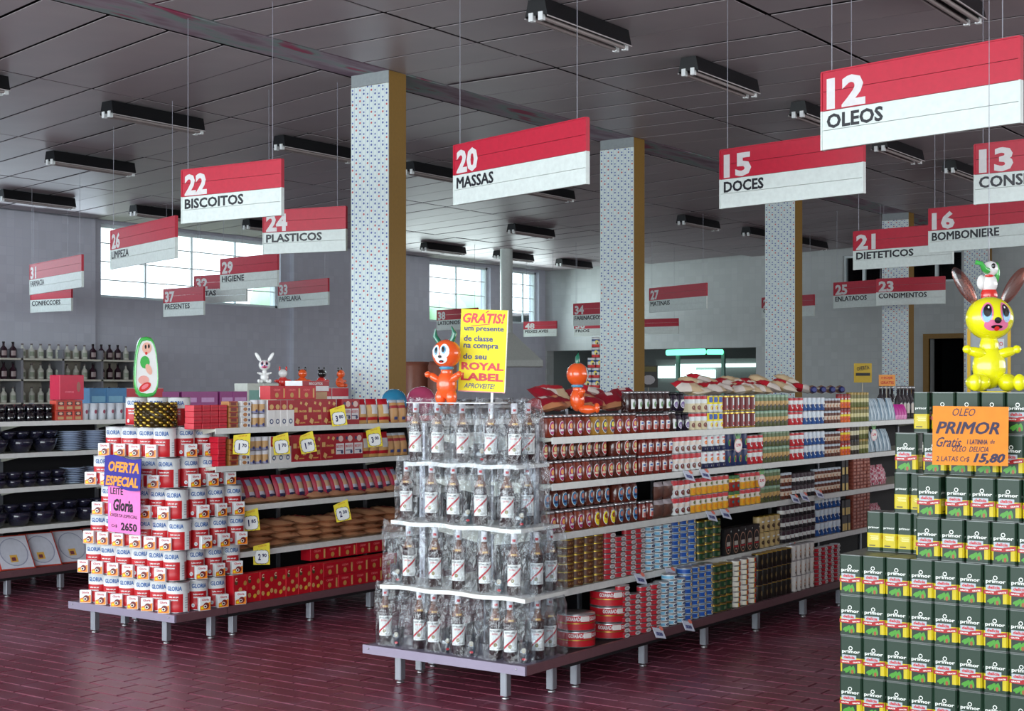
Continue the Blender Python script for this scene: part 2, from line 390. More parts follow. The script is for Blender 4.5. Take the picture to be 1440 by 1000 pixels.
# ceiling: a dark backing slab with boards hung below it
ce = MB().box(AW - .3, A1, B0, BW + 6, 4.62, 4.8, M('ceiling_void', (52, 46, 52), .9)).build('ceiling', kind='structure')
edges = [-19.9, -17.1, -14.5, -11.75, -9.42]; redges = [-8.9, -7.57, -5.1, -2.6, -.1, 2.4, 4.9]
cand = []
def panel(a0, a1, b0, pw, skew):
    g = .018; P4 = []
    for a, b in ((a0 + g, b0 + g), (a1 - g, b0 + g), (a1 - g, b0 + pw - g), (a0 + g, b0 + pw - g)):
        P4.append((a, b + (skew * (-9.4 - a) if skew else 0)))
    return P4
for lst, skew in ((edges, .178), (redges, 0.)):
    for e in range(len(lst) - 1):
        a0, a1 = lst[e], lst[e + 1]
        for j in range(60):
            P4 = panel(a0, a1, -3 + j * .62, .62, skew)
            cx = sum(p[0] for p in P4) / 4; cy = sum(p[1] for p in P4) / 4
            if cy > BW - .2: continue
            px, py, Z = proj((cx, cy, zc(cx)))
            if Z < 3: cand.append((99, P4, Z)); continue
            vis = -150 < px < 1600 and -60 < py < 500
            cand.append((Z if vis else 98, P4, Z))
cand.sort(key=lambda q: q[0]); farp = MB()
for n, (k, P4, Z) in enumerate(cand):
    cx = sum(p[0] for p in P4) / 4; cy = sum(p[1] for p in P4) / 4; zz = zc(cx); th = .005
    dz = random.uniform(-.004, .004)
    if n < 290 and k < 90:
        vs = [(x - cx, y - cy, zc(x) - zz + o) for o in (0, th) for x, y in P4]
        MB().add(vs, [(0, 3, 2, 1), (4, 5, 6, 7), (0, 1, 5, 4), (1, 2, 6, 5), (2, 3, 7, 6), (3, 0, 4, 7)], CEILM).build('ceiling_panel', ce, (cx, cy, zz + dz))
    else:
        vs = [(x, y, zc(x) + o) for o in (0, th) for x, y in P4]
        farp.add(vs, [(0, 3, 2, 1), (4, 5, 6, 7), (0, 1, 5, 4), (1, 2, 6, 5), (2, 3, 7, 6), (3, 0, 4, 7)], CEILM)
farp.build('ceiling_panels_beyond', ce, kind='stuff')
MB().box(-9.4, -8.92, B0, BW, 4.5, 4.62, beam_mat()).build('trim_1', kind='structure')

# walls
def wall_with_holes(axis, pos, th, lo, hi, z1, holes, m, name):
    """wall in plane axis=pos; holes = (lo,hi,z0,z1)"""
    mb = MB(); xs = sorted({lo, hi} | {h[0] for h in holes} | {h[1] for h in holes})
    for p, q in zip(xs, xs[1:]):
        zs = [(0, z1)]
        for h in holes:
            if h[0] <= p + 1e-6 and h[1] >= q - 1e-6:
                nz = []
                for s0, s1 in zs:
                    if h[2] > s0: nz.append((s0, min(s1, h[2])))
                    if h[3] < s1: nz.append((max(s0, h[3]), s1))
                zs = nz
        for s0, s1 in zs:
            if s1 - s0 < .001: continue
            if axis == 'a': mb.box(pos - th, pos, p, q, s0, s1, m)
            else: mb.box(p, q, pos, pos + th, s0, s1, m)
    return mb.build(name, kind='structure')
W1 = (b_at(142, AW), b_at(395, AW)); W2 = (b_at(604, AW), b_at(690, AW)); W3 = (b_at(709, AW), b_at(758, AW))
def zz(x, y): return z_at(y, AW, b_at(x, AW))
w1z = (zz(143, 418), min(4.30, zz(142, 312))); w2z = (zz(604, 452), zz(604, 367)); w3z = (zz(710, 454), zz(710, 378))
wall_with_holes('a', AW, .3, B0, BW, 4.62, [(W1[0], W1[1], *w1z), (W2[0], W2[1], *w2z), (W3[0], W3[1], *w3z)], WALL_L, 'wall_left')
def za(x, y): b = BW; return z_at(y, a_at(x, b), b)
RO = (a_at(769, BW), a_at(1063, BW)); rz1 = za(915, 491)
D1 = (a_at(1307, BW), a_at(1356, BW)); dz1 = za(1330, 476)
V1 = (a_at(1185, BW), a_at(1240, BW)); V2 = (a_at(1278, BW), a_at(1352, BW)); vz = (za(1215, 401), za(1215, 358))
wall_with_holes('b', BW, .3, AW, A1, 4.62, [(RO[0], RO[1], 0, rz1), (D1[0], D1[1], 0, dz1), (V1[0], V1[1], *vz), (V2[0], V2[1], vz[0], vz[1])], WALL_B, 'wall_rear')
MB().box(A1, A1 + .3, B0, BW + 6, 0, 4.62, WALL_B).build('wall_right', kind='structure')
# pilasters on the left wall (steps in the wall at x=128 and x=407)
for x0, x1, t in ((-40, 128, 'trim_2'), (407, 598, 'trim_3')):
    MB().box(AW, AW + .12, b_at(x0, AW), b_at(x1, AW), 0, 4.33, WALL_L).build(t, kind='structure')
# rooms behind the rear wall
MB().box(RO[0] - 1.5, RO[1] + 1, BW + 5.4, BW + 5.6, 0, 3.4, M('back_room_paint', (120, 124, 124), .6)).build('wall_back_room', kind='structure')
MB().box(D1[0] - .6, V2[1] + 3, BW + 2.5, BW + 2.7, 0, 4.6, M('dark_opening_tone', (20, 26, 30), .8)).build('wall_store_room', kind='structure')  # darkness of the door and window openings put into the wall colour
MB().box(RO[0] - 1.7, RO[0] - 1.5, BW + .3, BW + 5.6, 0, 3.4, M('back_room_paint')).build('wall_back_room_end', kind='structure')
MB().box(D1[0] - .8, D1[0] - .6, BW + .3, BW + 2.7, 0, 4.6, M('dark_opening_tone')).build('wall_store_room_side', kind='structure')
MB().box(V2[1] + 3, V2[1] + 3.2, BW + .3, BW + 2.7, 0, 4.6, M('dark_opening_tone')).build('wall_store_room_end', kind='structure')
MB().box(V1[0] - .5, D1[0] - .8, BW + 2.5, BW + 2.7, 3.3, 4.6, M('dark_opening_tone')).box(V1[0] - .7, V1[0] - .5, BW + .3, BW + 2.7, 3.3, 4.6, M('dark_opening_tone')).box(V1[0] - .5, D1[0] - .8, BW + .3, BW + 2.5, 3.2, 3.3, M('dark_opening_tone')).build('wall_vent_room', kind='structure')
MB().box(RO[1] + 1, RO[1] + 1.2, BW + .3, BW + 5.4, 0, 3.4, M('back_room_paint', (120, 124, 124), .6)).build('wall_back_room_side', kind='structure')
MB().box(RO[0] - 1.5, V2[1] + 3, BW + .3, BW + 5.6, 4.6, 4.62, CEILM).build('ceiling_back_room', kind='structure')
MB().box(RO[0] - 1.5, RO[1] + 1, BW + .3, BW + 5.6, 3.3, 3.36, CEILM).build('ceiling_counter_room', kind='structure')
FRM = M('window_frame_paint', (226, 238, 240), .5)
def window(n, lo, hi, z0, z1, cols, rows):
    f = MB().box(AW - .2, AW - .1, lo, lo + .06, z0, z1, FRM).box(AW - .2, AW - .1, hi - .06, hi, z0, z1, FRM).box(AW - .2, AW - .1, lo, hi, z0, z0 + .05, FRM).box(AW - .2, AW - .1, lo, hi, z1 - .05, z1, FRM).build('window_%d' % n, kind='structure')
    for i in range(1, cols): y = lo + (hi - lo) * i / cols; MB().box(AW - .17, AW - .13, y - .014, y + .014, z0, z1, FRM).build('mullion', f)
    for j in range(1, rows): z = z0 + (z1 - z0) * j / rows; MB().box(AW - .165, AW - .135, lo, hi, z - .009, z + .009, FRM).build('glazing_bar', f)
    for i in range(cols):
        for j in range(rows):
            y0 = lo + (hi - lo) * i / cols; y1 = lo + (hi - lo) * (i + 1) / cols; q0 = z0 + (z1 - z0) * j / rows; q1 = z0 + (z1 - z0) * (j + 1) / rows
            MB().box(AW - .153, AW - .147, y0 + .02, y1 - .02, q0 + .016, q1 - .016, PANE).build('pane', f)
window(1, *W1, *w1z, 4, 4); window(2, *W2, *w2z, 2, 4); window(3, *W3, *w3z, 3, 4)
def vent_window(n, lo, hi, z0, z1):
    f = MB().box(lo, hi, BW + .1, BW + .16, z0, z0 + .05, FRM).box(lo, hi, BW + .1, BW + .16, z1 - .05, z1, FRM).build('window_%d' % n, kind='structure')
    for t in (0, .5, 1): x = lo + (hi - lo) * t; MB().box(x - .03, x + .03, BW + .09, BW + .17, z0, z1, FRM).build('mullion', f)
    for t in (0, .5): MB().box(lo + (hi - lo) * t + .03, lo + (hi - lo) * (t + .5) - .03, BW + .12, BW + .13, z0 + .05, z1 - .05, PANE).build('pane', f)
vent_window(4, *V1, *vz); vent_window(5, *V2, *vz)
OCHRE = M('ochre_paint', (136, 102, 36), .5)
MB().box(D1[0] - .12, D1[0], BW - .05, BW + .05, 0, dz1 + .1, OCHRE).box(D1[1], D1[1] + .08, BW - .05, BW + .05, 0, dz1 + .1, OCHRE).box(D1[0], D1[1], BW - .05, BW + .05, dz1, dz1 + .1, OCHRE).build('door_1', kind='structure')
# ground and trees outside the high windows
MB().box(-75, AW - .3, -20, 60, -.2, -.05, M('outside_ground', (150, 150, 130), .9)).build('ground', kind='structure')
LEAF = M('washed_out_leaves', (190, 222, 190), .6)  # overexposure and glass haze put into the pale leaf colour
for i, (y, s) in enumerate(((14, 2.3), (19, 1.8), (33, 2.6), (41, 2.2))):
    t = thing('tree', ('pale green tree outside the left end of the large window', 'small pale tree outside the right end of the large window', 'broad pale tree outside the rear window', 'pale tree outside the small gridded window')[i], 'tree', (-34 - i, y + 4, 0))
    MB().tube([(0, 0, 0), (.1, 0, 1.6), (0, .1, 3.2)], [.22, .17, .1], BROWN).build('trunk', t)
    mb = MB(); random.seed(i)
    for q in range(16):
        mb.ell((random.uniform(-s, s) * .7, random.uniform(-s, s), 4.0 + random.uniform(-.9, 1.)), [random.uniform(.5, 1.) * s * .4] * 3, LEAF, 8, 6)
    mb.build('foliage', t)
random.seed(11)

# columns
for i, x in enumerate((532, 868, 1096, 1257, 1374)):
    bc = b_at((541, 883, 1109, 1269, 1381)[i], AB + .1)
    t = thing('column', ['nearest column, dotted white cladding and ochre side, left of centre', 'second column with dotted cladding, right of the pasta sign', 'third column with dotted cladding, under the sweets sign', 'fourth column, partly hidden behind the dietetic foods sign', 'farthest column, behind the yellow inflatable rabbit'][i], 'column', (AB + .02, bc, 0), group='dotted columns along the beam')
    MB().box(-.235, .235, -.13, -.119, 0, 4.38, DOTS).build('cladding', t, label='white cladding with red and blue dots')
    MB().box(-.235, .237, -.118, .13, 0, 4.5, OCHRE).build('shaft', t, label='ochre painted shaft')
    MB().box(-.235, .235, -.127, -.1185, 4.385, 4.5, M('grey_plaster', (150, 158, 160), .7)).build('capital', t)

# ------------------------------------------------------------------ fluorescent fittings
HOUS = M('black_housing', (9, 12, 16), .4); TUBEM = M('unlit_tube', (150, 140, 138), .35)
def lamp(x, y, far_end, label):
    a = -9
    for _ in range(6):
        p = at_z(x, y, zc(a) - .14); a = p.x
    z = zc(a) - .135; L = 1.25
    p = Vector((p.x, p.y - (L if far_end else 0), z))
    t = thing('ceiling_light', label, 'ceiling light', (p.x, p.y, z), group='unlit fluorescent ceiling lights')
    prof = [(-.085, .0), (-.105, -.012), (-.075, .125), (.075, .125), (.105, -.012), (.085, .0)]
    vs = [(q[0], yy, q[1]) for yy in (0, L) for q in prof]
    MB().add(vs, [(5, 4, 3, 2, 1, 0)[::1], (6, 7, 8, 9, 10, 11)] + [(i, (i + 1) % 6, (i + 1) % 6 + 6, i + 6) for i in range(6)], HOUS).build('housing', t)
    MB().box(-.11, -.1, 0, L, -.020, -.012, C(190, 184, 184)).build('reflector_lip', t)
    MB().box(.1, .11, 0, L, -.020, -.012, C(190, 184, 184)).build('reflector_lip', t)
    for s in (-.045, .045):
        MB().tube([(s, .03, -.022), (s, L - .03, -.022)], .018, TUBEM, 8).build('tube', t)
        for y0 in (-.012, L - .03): MB().box(s - .02, s + .02, y0, y0 + .042, -.045, .02, WHITE).build('lamp_holder', t)
    for yy in (.25, 1.): MB().box(-.015, .015, yy - .015, yy + .015, .12, zc(p.x) - z + .004, HOUS).build('mount', t)
LP = [(754, 22, 0, 'near black ceiling light above the pasta sign'), (968, 100, 0, 'black ceiling light above the sweets sign'), (1122, 160, 0, 'black ceiling light half hidden by the oils sign'),
      (1237, 208, 0, 'black ceiling light below the oils sign'), (1335, 239, 0, 'black ceiling light left of the preserves sign'), (150, 160, 0, 'black ceiling light above and left of the biscuits sign'),
      (70, 227, 0, 'black ceiling light left of the biscuits sign'), (0, 279, 0, 'black ceiling light at the left edge near the wall top'), (392, 206, 0, 'black ceiling light between biscuits sign and nearest column'),
      (575, 241, 0, 'black ceiling light just right of the nearest column'), (734, 268, 0, 'black ceiling light under the right end of the pasta sign'), (719, 325, 0, 'small ceiling light below the pasta sign'),
      (958, 313, 0, 'small ceiling light left of the third column'), (1049, 329, 0, 'small ceiling light meeting the third column'), (1122, 343, 0, 'small ceiling light just right of the third column'), (187, 300, 0, 'ceiling light above the cleaning sign'),
      (346, 319, 0, 'ceiling light behind the plastics sign'), (596, 350, 0, 'leftmost small ceiling light above the rear window'), (698, 361, 0, 'middle small ceiling light above the rear window'), (786, 372, 0, 'rightmost small ceiling light near the rear corner'),
      (1368, 28, 1, 'near ceiling light cut off by the top right edge'), (5, 128, 1, 'ceiling light cut off by the left edge')]
for l in LP: lamp(*l)

# ------------------------------------------------------------------ aisle signs
SR = M('sign_red', (196, 26, 56), .4); SW = M('sign_white', (226, 236, 232), .4); SN = C(228, 226, 226); SK = C(22, 24, 34); WIRE = M('steel_wire', (150, 150, 160), .4, .5)
def sign(num, word, l, r, label, zb=2.83, hs=.435, Zf=None, wf=.072):
    if Zf: p0 = world(l[0], l[1], Zf[0]); p1 = world(r[0], r[1], Zf[1]); p1.z = p0.z
    else: p0 = at_z(l[0], l[1], zb); p1 = at_z(r[0], r[1], zb)
    d = p1 - p0; L = math.hypot(d.x, d.y); rz = math.atan2(d.y, d.x)
    t = thing('hanging_sign', label, 'sign', p0, rz, 'red and white aisle signs')
    q = hs / 4
    for i in range(4):
        MB().box(0.006, L - .006, -.012, .012, i * q + .0015, (i + 1) * q - .0015, SW if i < 2 else SR).build('plank', t)
    for zz0, zz1, m in ((0, hs / 2, SW), (hs / 2, hs, SR)):
        MB().box(L - .006, L + .004, -.017, .017, zz0, zz1, m).build('edge_strip', t)
        MB().box(-.004, .006, -.017, .017, zz0, zz1, m).build('edge_strip', t)
    MB().box(0, L, -.017, .017, hs - .001, hs + .006, SR).build('top_channel', t)
    if num: MB().text(num, .035 + .125, hs * .715, .25, hs * .40, SN, yo=-.0135, bold=.034).build('number', t)
    if word: wd = wf * len(word); MB().text(word, .035 + wd / 2, hs * .36, wd, hs * .19, SK, yo=-.0135, bold=.026).build('lettering', t)
    for fx in (.06, L - .1):
        pt = p0 + Vector((math.cos(rz), math.sin(rz), 0)) * fx
        MB().tube([(fx, 0, hs), (fx, 0, zc(pt.x) - p0.z + .005)], .0028, WIRE, 5).build('wire', t)
    return t
sign('12', 'OLEOS', (1157, 212), (1436, 173), 'nearest hanging sign reading 12 OLEOS, top right')
sign('20', 'MASSAS', (640, 289), (826, 259), 'hanging sign reading 20 MASSAS, above the bottle display')
sign('22', 'BISCOITOS', (257, 315), (397, 303), 'hanging sign reading 22 BISCOITOS, left of nearest column')
sign('15', 'DOCES', (1014, 294), (1215, 272), 'hanging sign reading 15 DOCES, behind the oils sign')
sign('13', 'CONSERVAS', (1371, 288), (1570, 272), 'hanging sign reading 13 CONSERVAS, cut off at right edge')
sign('16', 'BOMBONIERE', (1307, 356), (1478, 343), 'hanging sign reading 16 BOMBONIERE, right edge')
sign('21', 'DIETETICOS', (1201, 380), (1340, 371), 'hanging sign reading 21 DIETETICOS, left of sign 16')
sign('24', 'PLASTICOS', (371, 358), (487, 353), 'hanging sign reading 24 PLASTICOS, below sign 22')
sign('26', 'LIMPEZA', (157, 379), (248, 363), 'hanging sign reading 26 LIMPEZA, before the large window')
sign('31', 'FARMACIA', (43, 415), (116, 404), 'hanging sign reading 31 FARMACIA, far left')
sign('', 'CONFECCOES', (44, 440), (101, 435), 'hanging sign reading CONFECCOES, behind sign 31', Zf=(22.8, 22.2), hs=.40)
sign('29', 'HIGIENE', (311, 409), (391, 403), 'hanging sign reading 29 HIGIENE, below the large window')
sign('32', 'FESTAS', (274, 427), (347, 424), 'hanging sign reading 32 FESTAS, left of sign 29')
sign('37', 'PRESENTES', (231, 446), (287, 443), 'hanging sign reading 37 PRESENTES, lowest under the window', zb=2.6)
sign('33', 'PAPELARIA', (392, 434), (462, 429), 'hanging sign reading 33 PAPELARIA, left of nearest column')
sign('38', 'LATICINIOS', (615, 465), (672, 463), 'hanging sign reading 38, behind the yellow placard', Zf=(30, 29), hs=.42)
sign('48', 'PEIXES AVES', (737, 474), (783, 473), 'small hanging sign reading 48 near the extractor hood', Zf=(31, 30.5), hs=.32, wf=.055)
sign('34', 'FARINACEOS', (807, 459), (880, 455), 'hanging sign reading 34, left of the second column', Zf=(29, 28), hs=.45)
sign('30', 'FRIOS', (808, 473), (954, 472), 'low far hanging sign crossing behind the second column', Zf=(31.5, 30), hs=.32)
sign('27', 'MATINAIS', (914, 440), (994, 434), 'hanging sign reading 27 MATINAIS, between second and third columns')
sign('28', 'CAFES', (1072, 448), (1145, 444), 'hanging sign crossing behind the third column', Zf=(28, 27), hs=.40)
sign('25', 'ENLATADOS', (1173, 434), (1250, 430), 'hanging sign reading 25, partly behind sign 23')
sign('23', 'CONDIMENTOS', (1233, 430), (1329, 427), 'hanging sign reading 23 CONDIMENTOS, below sign 21')

# ------------------------------------------------------------------ gondolas
SZ = [1.245, 1.015, .765, .48, .185]
def legs(t, pts, h=.15):
    for (a, b) in pts:
        l = MB().box(a - .02, a + .02, b - .02, b + .02, .018, h, STEEL, .004).build('leg', t)
        MB().lathe([(.02, 0), (.02, .008), (.008, .012), (.008, .03)], LIDM, 8, (a, b, 0)).build('foot', l)
def gondola(name_label, a0, a1, b0, b1, legb, upto=5, upper=.11, post_top=1.31):
    t = thing('gondola_shelving', name_label, 'shelving', (0, 0, 0))
    MB().box(a0 + .02, a1 - .02, b0, b1, .12, .185, BACKM).build('base_deck', t)
    for a in (a0, a1 - .02): MB().box(a, a + .02, b0, b1, .142, .187, BEAMS).build('deck_edge', t, label='deck edge with brownish reflection in its colour')
    ac = (a0 + a1) / 2
    MB().box(ac - .015, ac + .015, b0, b1, .187, 1.29, BACKM).build('back_panel', t)
    for z in SZ[:upto - 1]:
        for s in (-1, 1):
            x0, x1 = (ac + .02, a1 - upper) if s > 0 else (a0 + upper, ac - .02)
            sh = MB().box(x0, x1, b0, b1, z - .016, z, SHELFM).build('shelf', t)
            f = x1 if s > 0 else x0
            MB().box(f - (0 if s > 0 else .006), f + (.006 if s > 0 else 0), b0, b1, z - .030, z + .004, RAILM).build('price_rail', sh)
    n = int((b1 - b0) / .92) + 1
    for i in range(n + 1):
        y = b0 + .02 + (b1 - b0 - .04) * i / n
        MB().box(ac - .03, ac - .016, y - .014, y + .014, .19, post_top, STEEL).box(ac + .016, ac + .03, y - .014, y + .014, .19, post_top, STEEL).build('post', t)
        for z in SZ[:upto - 1]:
            for s in (-1, 1):
                x0, x1 = (ac + .03, a1 - upper - .02) if s > 0 else (a0 + upper + .02, ac - .03)
                xi, xo = (x0, x1) if s > 0 else (x1, x0)
                MB().add([(xi, y - .003, z - .017), (xo, y - .003, z - .017), (xi, y - .003, z - .075), (xi, y + .003, z - .017), (xo, y + .003, z - .017), (xi, y + .003, z - .075)], [(0, 1, 2), (5, 4, 3), (0, 2, 5, 3), (1, 0, 3, 4), (2, 1, 4, 5)], SHELFM).build('bracket', t) if abs(y - b0) < 6 else None
    legs(t, [(a1 - .05, b) for b in legb] + [(a0 + .05, b) for b in legb])
    return t
G2A = (-4.90, -3.89); G1A = (-7.38, -6.40); G0A = (-9.86, -8.88)
g2legs = [b_at(x, G2A[1] - .05) for x in (809, 904, 990, 1063, 1129, 1180, 1222)]
gondola('long gondola of jars and tins behind the whisky display', *G2A, 5.905, 12.4, g2legs)
g1legs = [b_at(x, G1A[1] - .05) for x in (327, 436, 520, 600, 660)]
gondola('gondola of biscuits and pasta behind the milk can display', *G1A, 6.0, 13, g1legs)
gondola('gondola of glassware and bowls at the left edge', *G0A, 5.6, 10.0, [b_at(x, G0A[1] - .05) for x in (10, 85, 150)] + [8.9, 9.8])
gondola('gondola partly seen behind the oil tin pile', -2.4, -1.4, 6.2, 11.5, [6.5, 8, 9.5, 11])
for i, (a0, b0, b1) in enumerate(((-12.35, 6, 20), (-14.85, 6, 20), (-10.5, 15.8, 19), (-4.9, 14.5, 23))):
    gondola(('second gondola in from the left edge, mostly hidden', 'third gondola in from the left edge, mostly hidden', 'far gondola under the pyramid of coloured cans', 'far gondola beyond the jars and tins')[i], a0, a0 + .98, b0, b1, [b0 + .3, b1 - .3], upto=3)

def end_stand(label, a0, a1, b0, b1, tiers, legpts, deck_z=.185):
    t = thing('end_display_stand', label, 'display stand', (0, 0, 0))
    MB().box(a0 + .015, a1 - .015, b0 + .015, b1, deck_z - .04, deck_z, BEAMM).build('deck', t)
    MB().box(a0, a1, b0, b0 + .015, deck_z - .042, deck_z + .002, BEAMM).build('front_beam', t, label='pale lilac steel front beam')
    MB().box(a1 - .015, a1, b0 + .015, b1, deck_z - .042, deck_z + .002, BEAMS).build('side_beam', t, label='side beam with brownish reflection in its colour')
    MB().box(a0, a0 + .015, b0 + .015, b1, deck_z - .042, deck_z + .002, BEAMS).build('side_beam', t, label='side beam with brownish reflection in its colour')
    for (x, y) in ((a0 + .04, b0 - .002), (a1 - .05, b0 - .002)):
        MB().ell((x, y, deck_z - .015), (.005, .003, .005), LIDM, 8, 4).build('bolt', t)
    for (x0, x1, y0, y1, z) in tiers:
        random.seed(int(z * 100)); n = 14; mb = MB(); th = .011
        # cloth-soft white board with slightly wavy front and side lip
        for i in range(n):
            xa = x0 + (x1 - x0) * i / n; xb = x0 + (x1 - x0) * (i + 1) / n
            za_ = z + .0035 * math.sin(i * 1.3 + z * 9); zb_ = z + .0035 * math.sin((i + 1) * 1.3 + z * 9)
            mb.add([(xa, y0, za_ - .020), (xb, y0, zb_ - .020), (xb, y0, zb_), (xa, y0, za_), (xa, y1, z - .016), (xb, y1, z - .016), (xb, y1, z), (xa, y1, z)],
                   [(0, 1, 2, 3), (3, 2, 6, 7), (1, 0, 4, 5), (5, 4, 7, 6)], RAILM)
        ze = z + .0035 * math.sin(n * 1.3 + z * 9); z0_ = z + .0035 * math.sin(z * 9)
        mb.add([(x1, y0, ze - .020), (x1, y1, z - .016), (x1, y1, z), (x1, y0, ze)], [(0, 1, 2, 3)], RAILM).add([(x0, y0, z0_ - .020), (x0, y1, z - .016), (x0, y1, z), (x0, y0, z0_)], [(3, 2, 1, 0)], RAILM)
        mb.build('tier_board', t, label='white wavy tier board')
    if tiers:
        for x in (a0 + .12, (a0 + a1) / 2 + .32):
            mb = MB().box(x - .018, x + .018, b1 - .05, b1 - .02, deck_z, 1.31, STEEL)
            for q in range(18): mb.box(x - .004, x + .004, b1 - .0505, b1 - .05, .3 + q * .055, .32 + q * .055, BLACK)
            mb.build('post', t, label='slotted steel post')
    legs(t, legpts, deck_z - .04); return t
tiers = [(-4.80, -3.90, 5.535, 5.90, .502), (-4.76, -3.95, 5.575, 5.90, .822), (-4.70, -4.01, 5.62, 5.90, 1.122)]
end_stand('whisky display stand with steel deck and three white tiers', -4.90, -3.888, 5.518, 5.90, tiers, [(-4.06, 5.60), (-4.72, 5.60), (-3.97, 5.86), (-4.8, 5.86)])
end_stand('milk can display stand with pale steel deck', -7.36, -6.397, 5.586, 5.99, [], [(-6.55, 5.66), (-7.2, 5.66), (-6.47, 5.93), (-7.25, 5.93)])
end_stand('stand under the oil tin pile', -2.36, -1.3, 5.50, 6.12, [], [(-2.2, 5.6), (-1.4, 5.6), (-2.2, 6.0), (-1.4, 6.0)], deck_z=.163)

# ------------------------------------------------------------------ milk cans
def rimcan(R, h, mfn, n=24, rim=.003):
    mb = MB()
    return mb.lathe([(R - .004, 0), (R, 0), (R, rim * 1.4), (R - .0015, rim * 1.6), (R - .0015, h * .30), (R - .0015, h * .62), (R - .0015, h - rim * 1.6), (R, h - rim * 1.4), (R, h), (R - .004, h), (R - .004, h - .004)], mfn, n)
def milk_can():
    R, h = .068, .178; n = 24
    REDG = C(190, 24, 34); BLG = C(22, 90, 160)
    def mf(i, j):
        if j in (0, 1, 2, 6, 7, 8, 9): return LIDM
        t = (360 * (i + .5) / n + 90) % 360          # 0 = front (-Y)
        if j == 5: return WHITE
        if 52 < t < 80 or 180 < t < 240: return WHITE
        return REDG
    mb = rimcan(R, h, mf, n)
    r = R + .0008
    mb.text('GLORIA', 0, h * .80, .092, .026, BLG, R=r, bold=.02)
    mb.text('Leite em po', -.006, h * .52, .062, .012, WHITE, R=r, bold=.03).text('instantaneo', -.006, h * .43, .058, .010, WHITE, R=r, bold=.03)
    mb.disc(-.038, h * .16, .010, .012, WHITE, R=r).text('2kg', -.038, h * .16, .012, .008, BLG, R=r)
    mb.text('GLORIA', .175, h * .80, .092, .026, BLG, R=r, bold=.02)
    for k in range(5): mb.rect(.066, .086, h * (.16 + .08 * k), h * (.175 + .08 * k), C(150, 160, 170), R=r, seg=2)
    lid = MB().lathe([(R - .005, h - .006), (R - .005, h - .003), (R * .6, h - .002), (R * .58, h - .003), (.0, h - .003)], LIDM, 20, cap=False)
    return Proto('milk_can', 'can', mb, [('lid', lid)], .138, .138, h)
def sachet():
    w, h, d = .072, .078, .03
    mb = MB().chbox((0, 0, h / 2), (w, d, h), WHITE, .002); y = -d / 2 - .0006
    mb.add([(-w / 2 + .003, y, .003), (w / 2 - .003, y, .003), (w / 2 - .003, y, h * .62), (-w / 2 + .003, y, h * .36)], [(0, 1, 2, 3)], C(240, 140, 40))
    mb.disc(.006, h * .36, .019, .019, C(120, 30, 24), yo=y - .0004).disc(.0, h * .31, .011, .010, C(240, 236, 226), yo=y - .0008).disc(.0, h * .31, .007, .006, C(40, 20, 16), yo=y - .0012)
    mb.disc(-.02, h * .2, .008, .006, YELLOW, yo=y - .0004)
    mb.text('Gloria', 0, h * .82, .045, .013, RED, yo=y - .0002, bold=.02)
    return Proto('milk_powder_carton', 'carton', mb, (), w, d, h)
CAN = milk_can(); SAC = sachet()
rows = [(6, 3, 0, 0), (6, 3, .02, -.05), (6, 3, .03, -.02), (5, 3, .045, -.06), (5, 3, .06, -.15), (4, 3, .075, -.20)]
cx1, cb0 = -6.413, 5.592
names = ['bottom row', 'second row', 'third row', 'fourth row', 'fifth row', 'sixth row']
for r, (nf, ns, ins, da) in enumerate(rows):
    z = .187 + r * .1785; b = cb0 + .069 + ins + .036; ar = cx1 - .069 - .012 + da
    step = .1412 if r < 3 else .146
    for i in range(nf + 1 if r < 2 and False else nf):
        a = ar - i * step
        if r == 5 and i == nf - 1: a = ar - i * step
        CAN.place((a, b, z), R_(random.uniform(22, 40) if i else 30), mk('red and white milk can', names[r] + ' of pyramid front', colname(nf - 1 - i, nf)), 'milk cans in the pyramid')
        if r == 0 or True:
            SAC.place((a - random.uniform(.0, .03), b - .069 - .019, z), R_(random.uniform(20, 34)), mk('small carton with coffee picture', names[r] + ' of milk pyramid front', colname(nf - 1 - i, nf)), 'small milk powder cartons leaning on the cans')
    for i in range(1, ns + 1):
        bb = b + i * .1425
        CAN.place((ar, bb, z), R_(random.uniform(60, 78)), mk('red and white milk can', names[r] + ' of pyramid right side', colname(i - 1, ns)), 'milk cans in the pyramid')
        SAC.place((ar + .069 + .019, bb - .02, z), R_(random.uniform(66, 84)), mk('small carton with coffee picture', names[r] + ' of milk pyramid right side', colname(i - 1, ns)), 'small milk powder cartons leaning on the cans')
    for i in range(1, nf):      # second rank, supports the rows above
        for q in range(1, 3):
            CAN.place((ar - i * step, b + .1425 * q, z), R_(40), mk('milk can inside the pyramid', names[r], 'rank %s behind the front' % ORD[q], colname(nf - 1 - i, nf)), 'milk cans in the pyramid')
z7 = .187 + 6 * .1785
for i, xx in enumerate((192, 223, 252)):
    CAN.place((a_at(xx, 6.0), 6.0, z7), R_(35), mk('milk can on the very top of the pyramid', colname(i, 3)), 'milk cans in the pyramid')
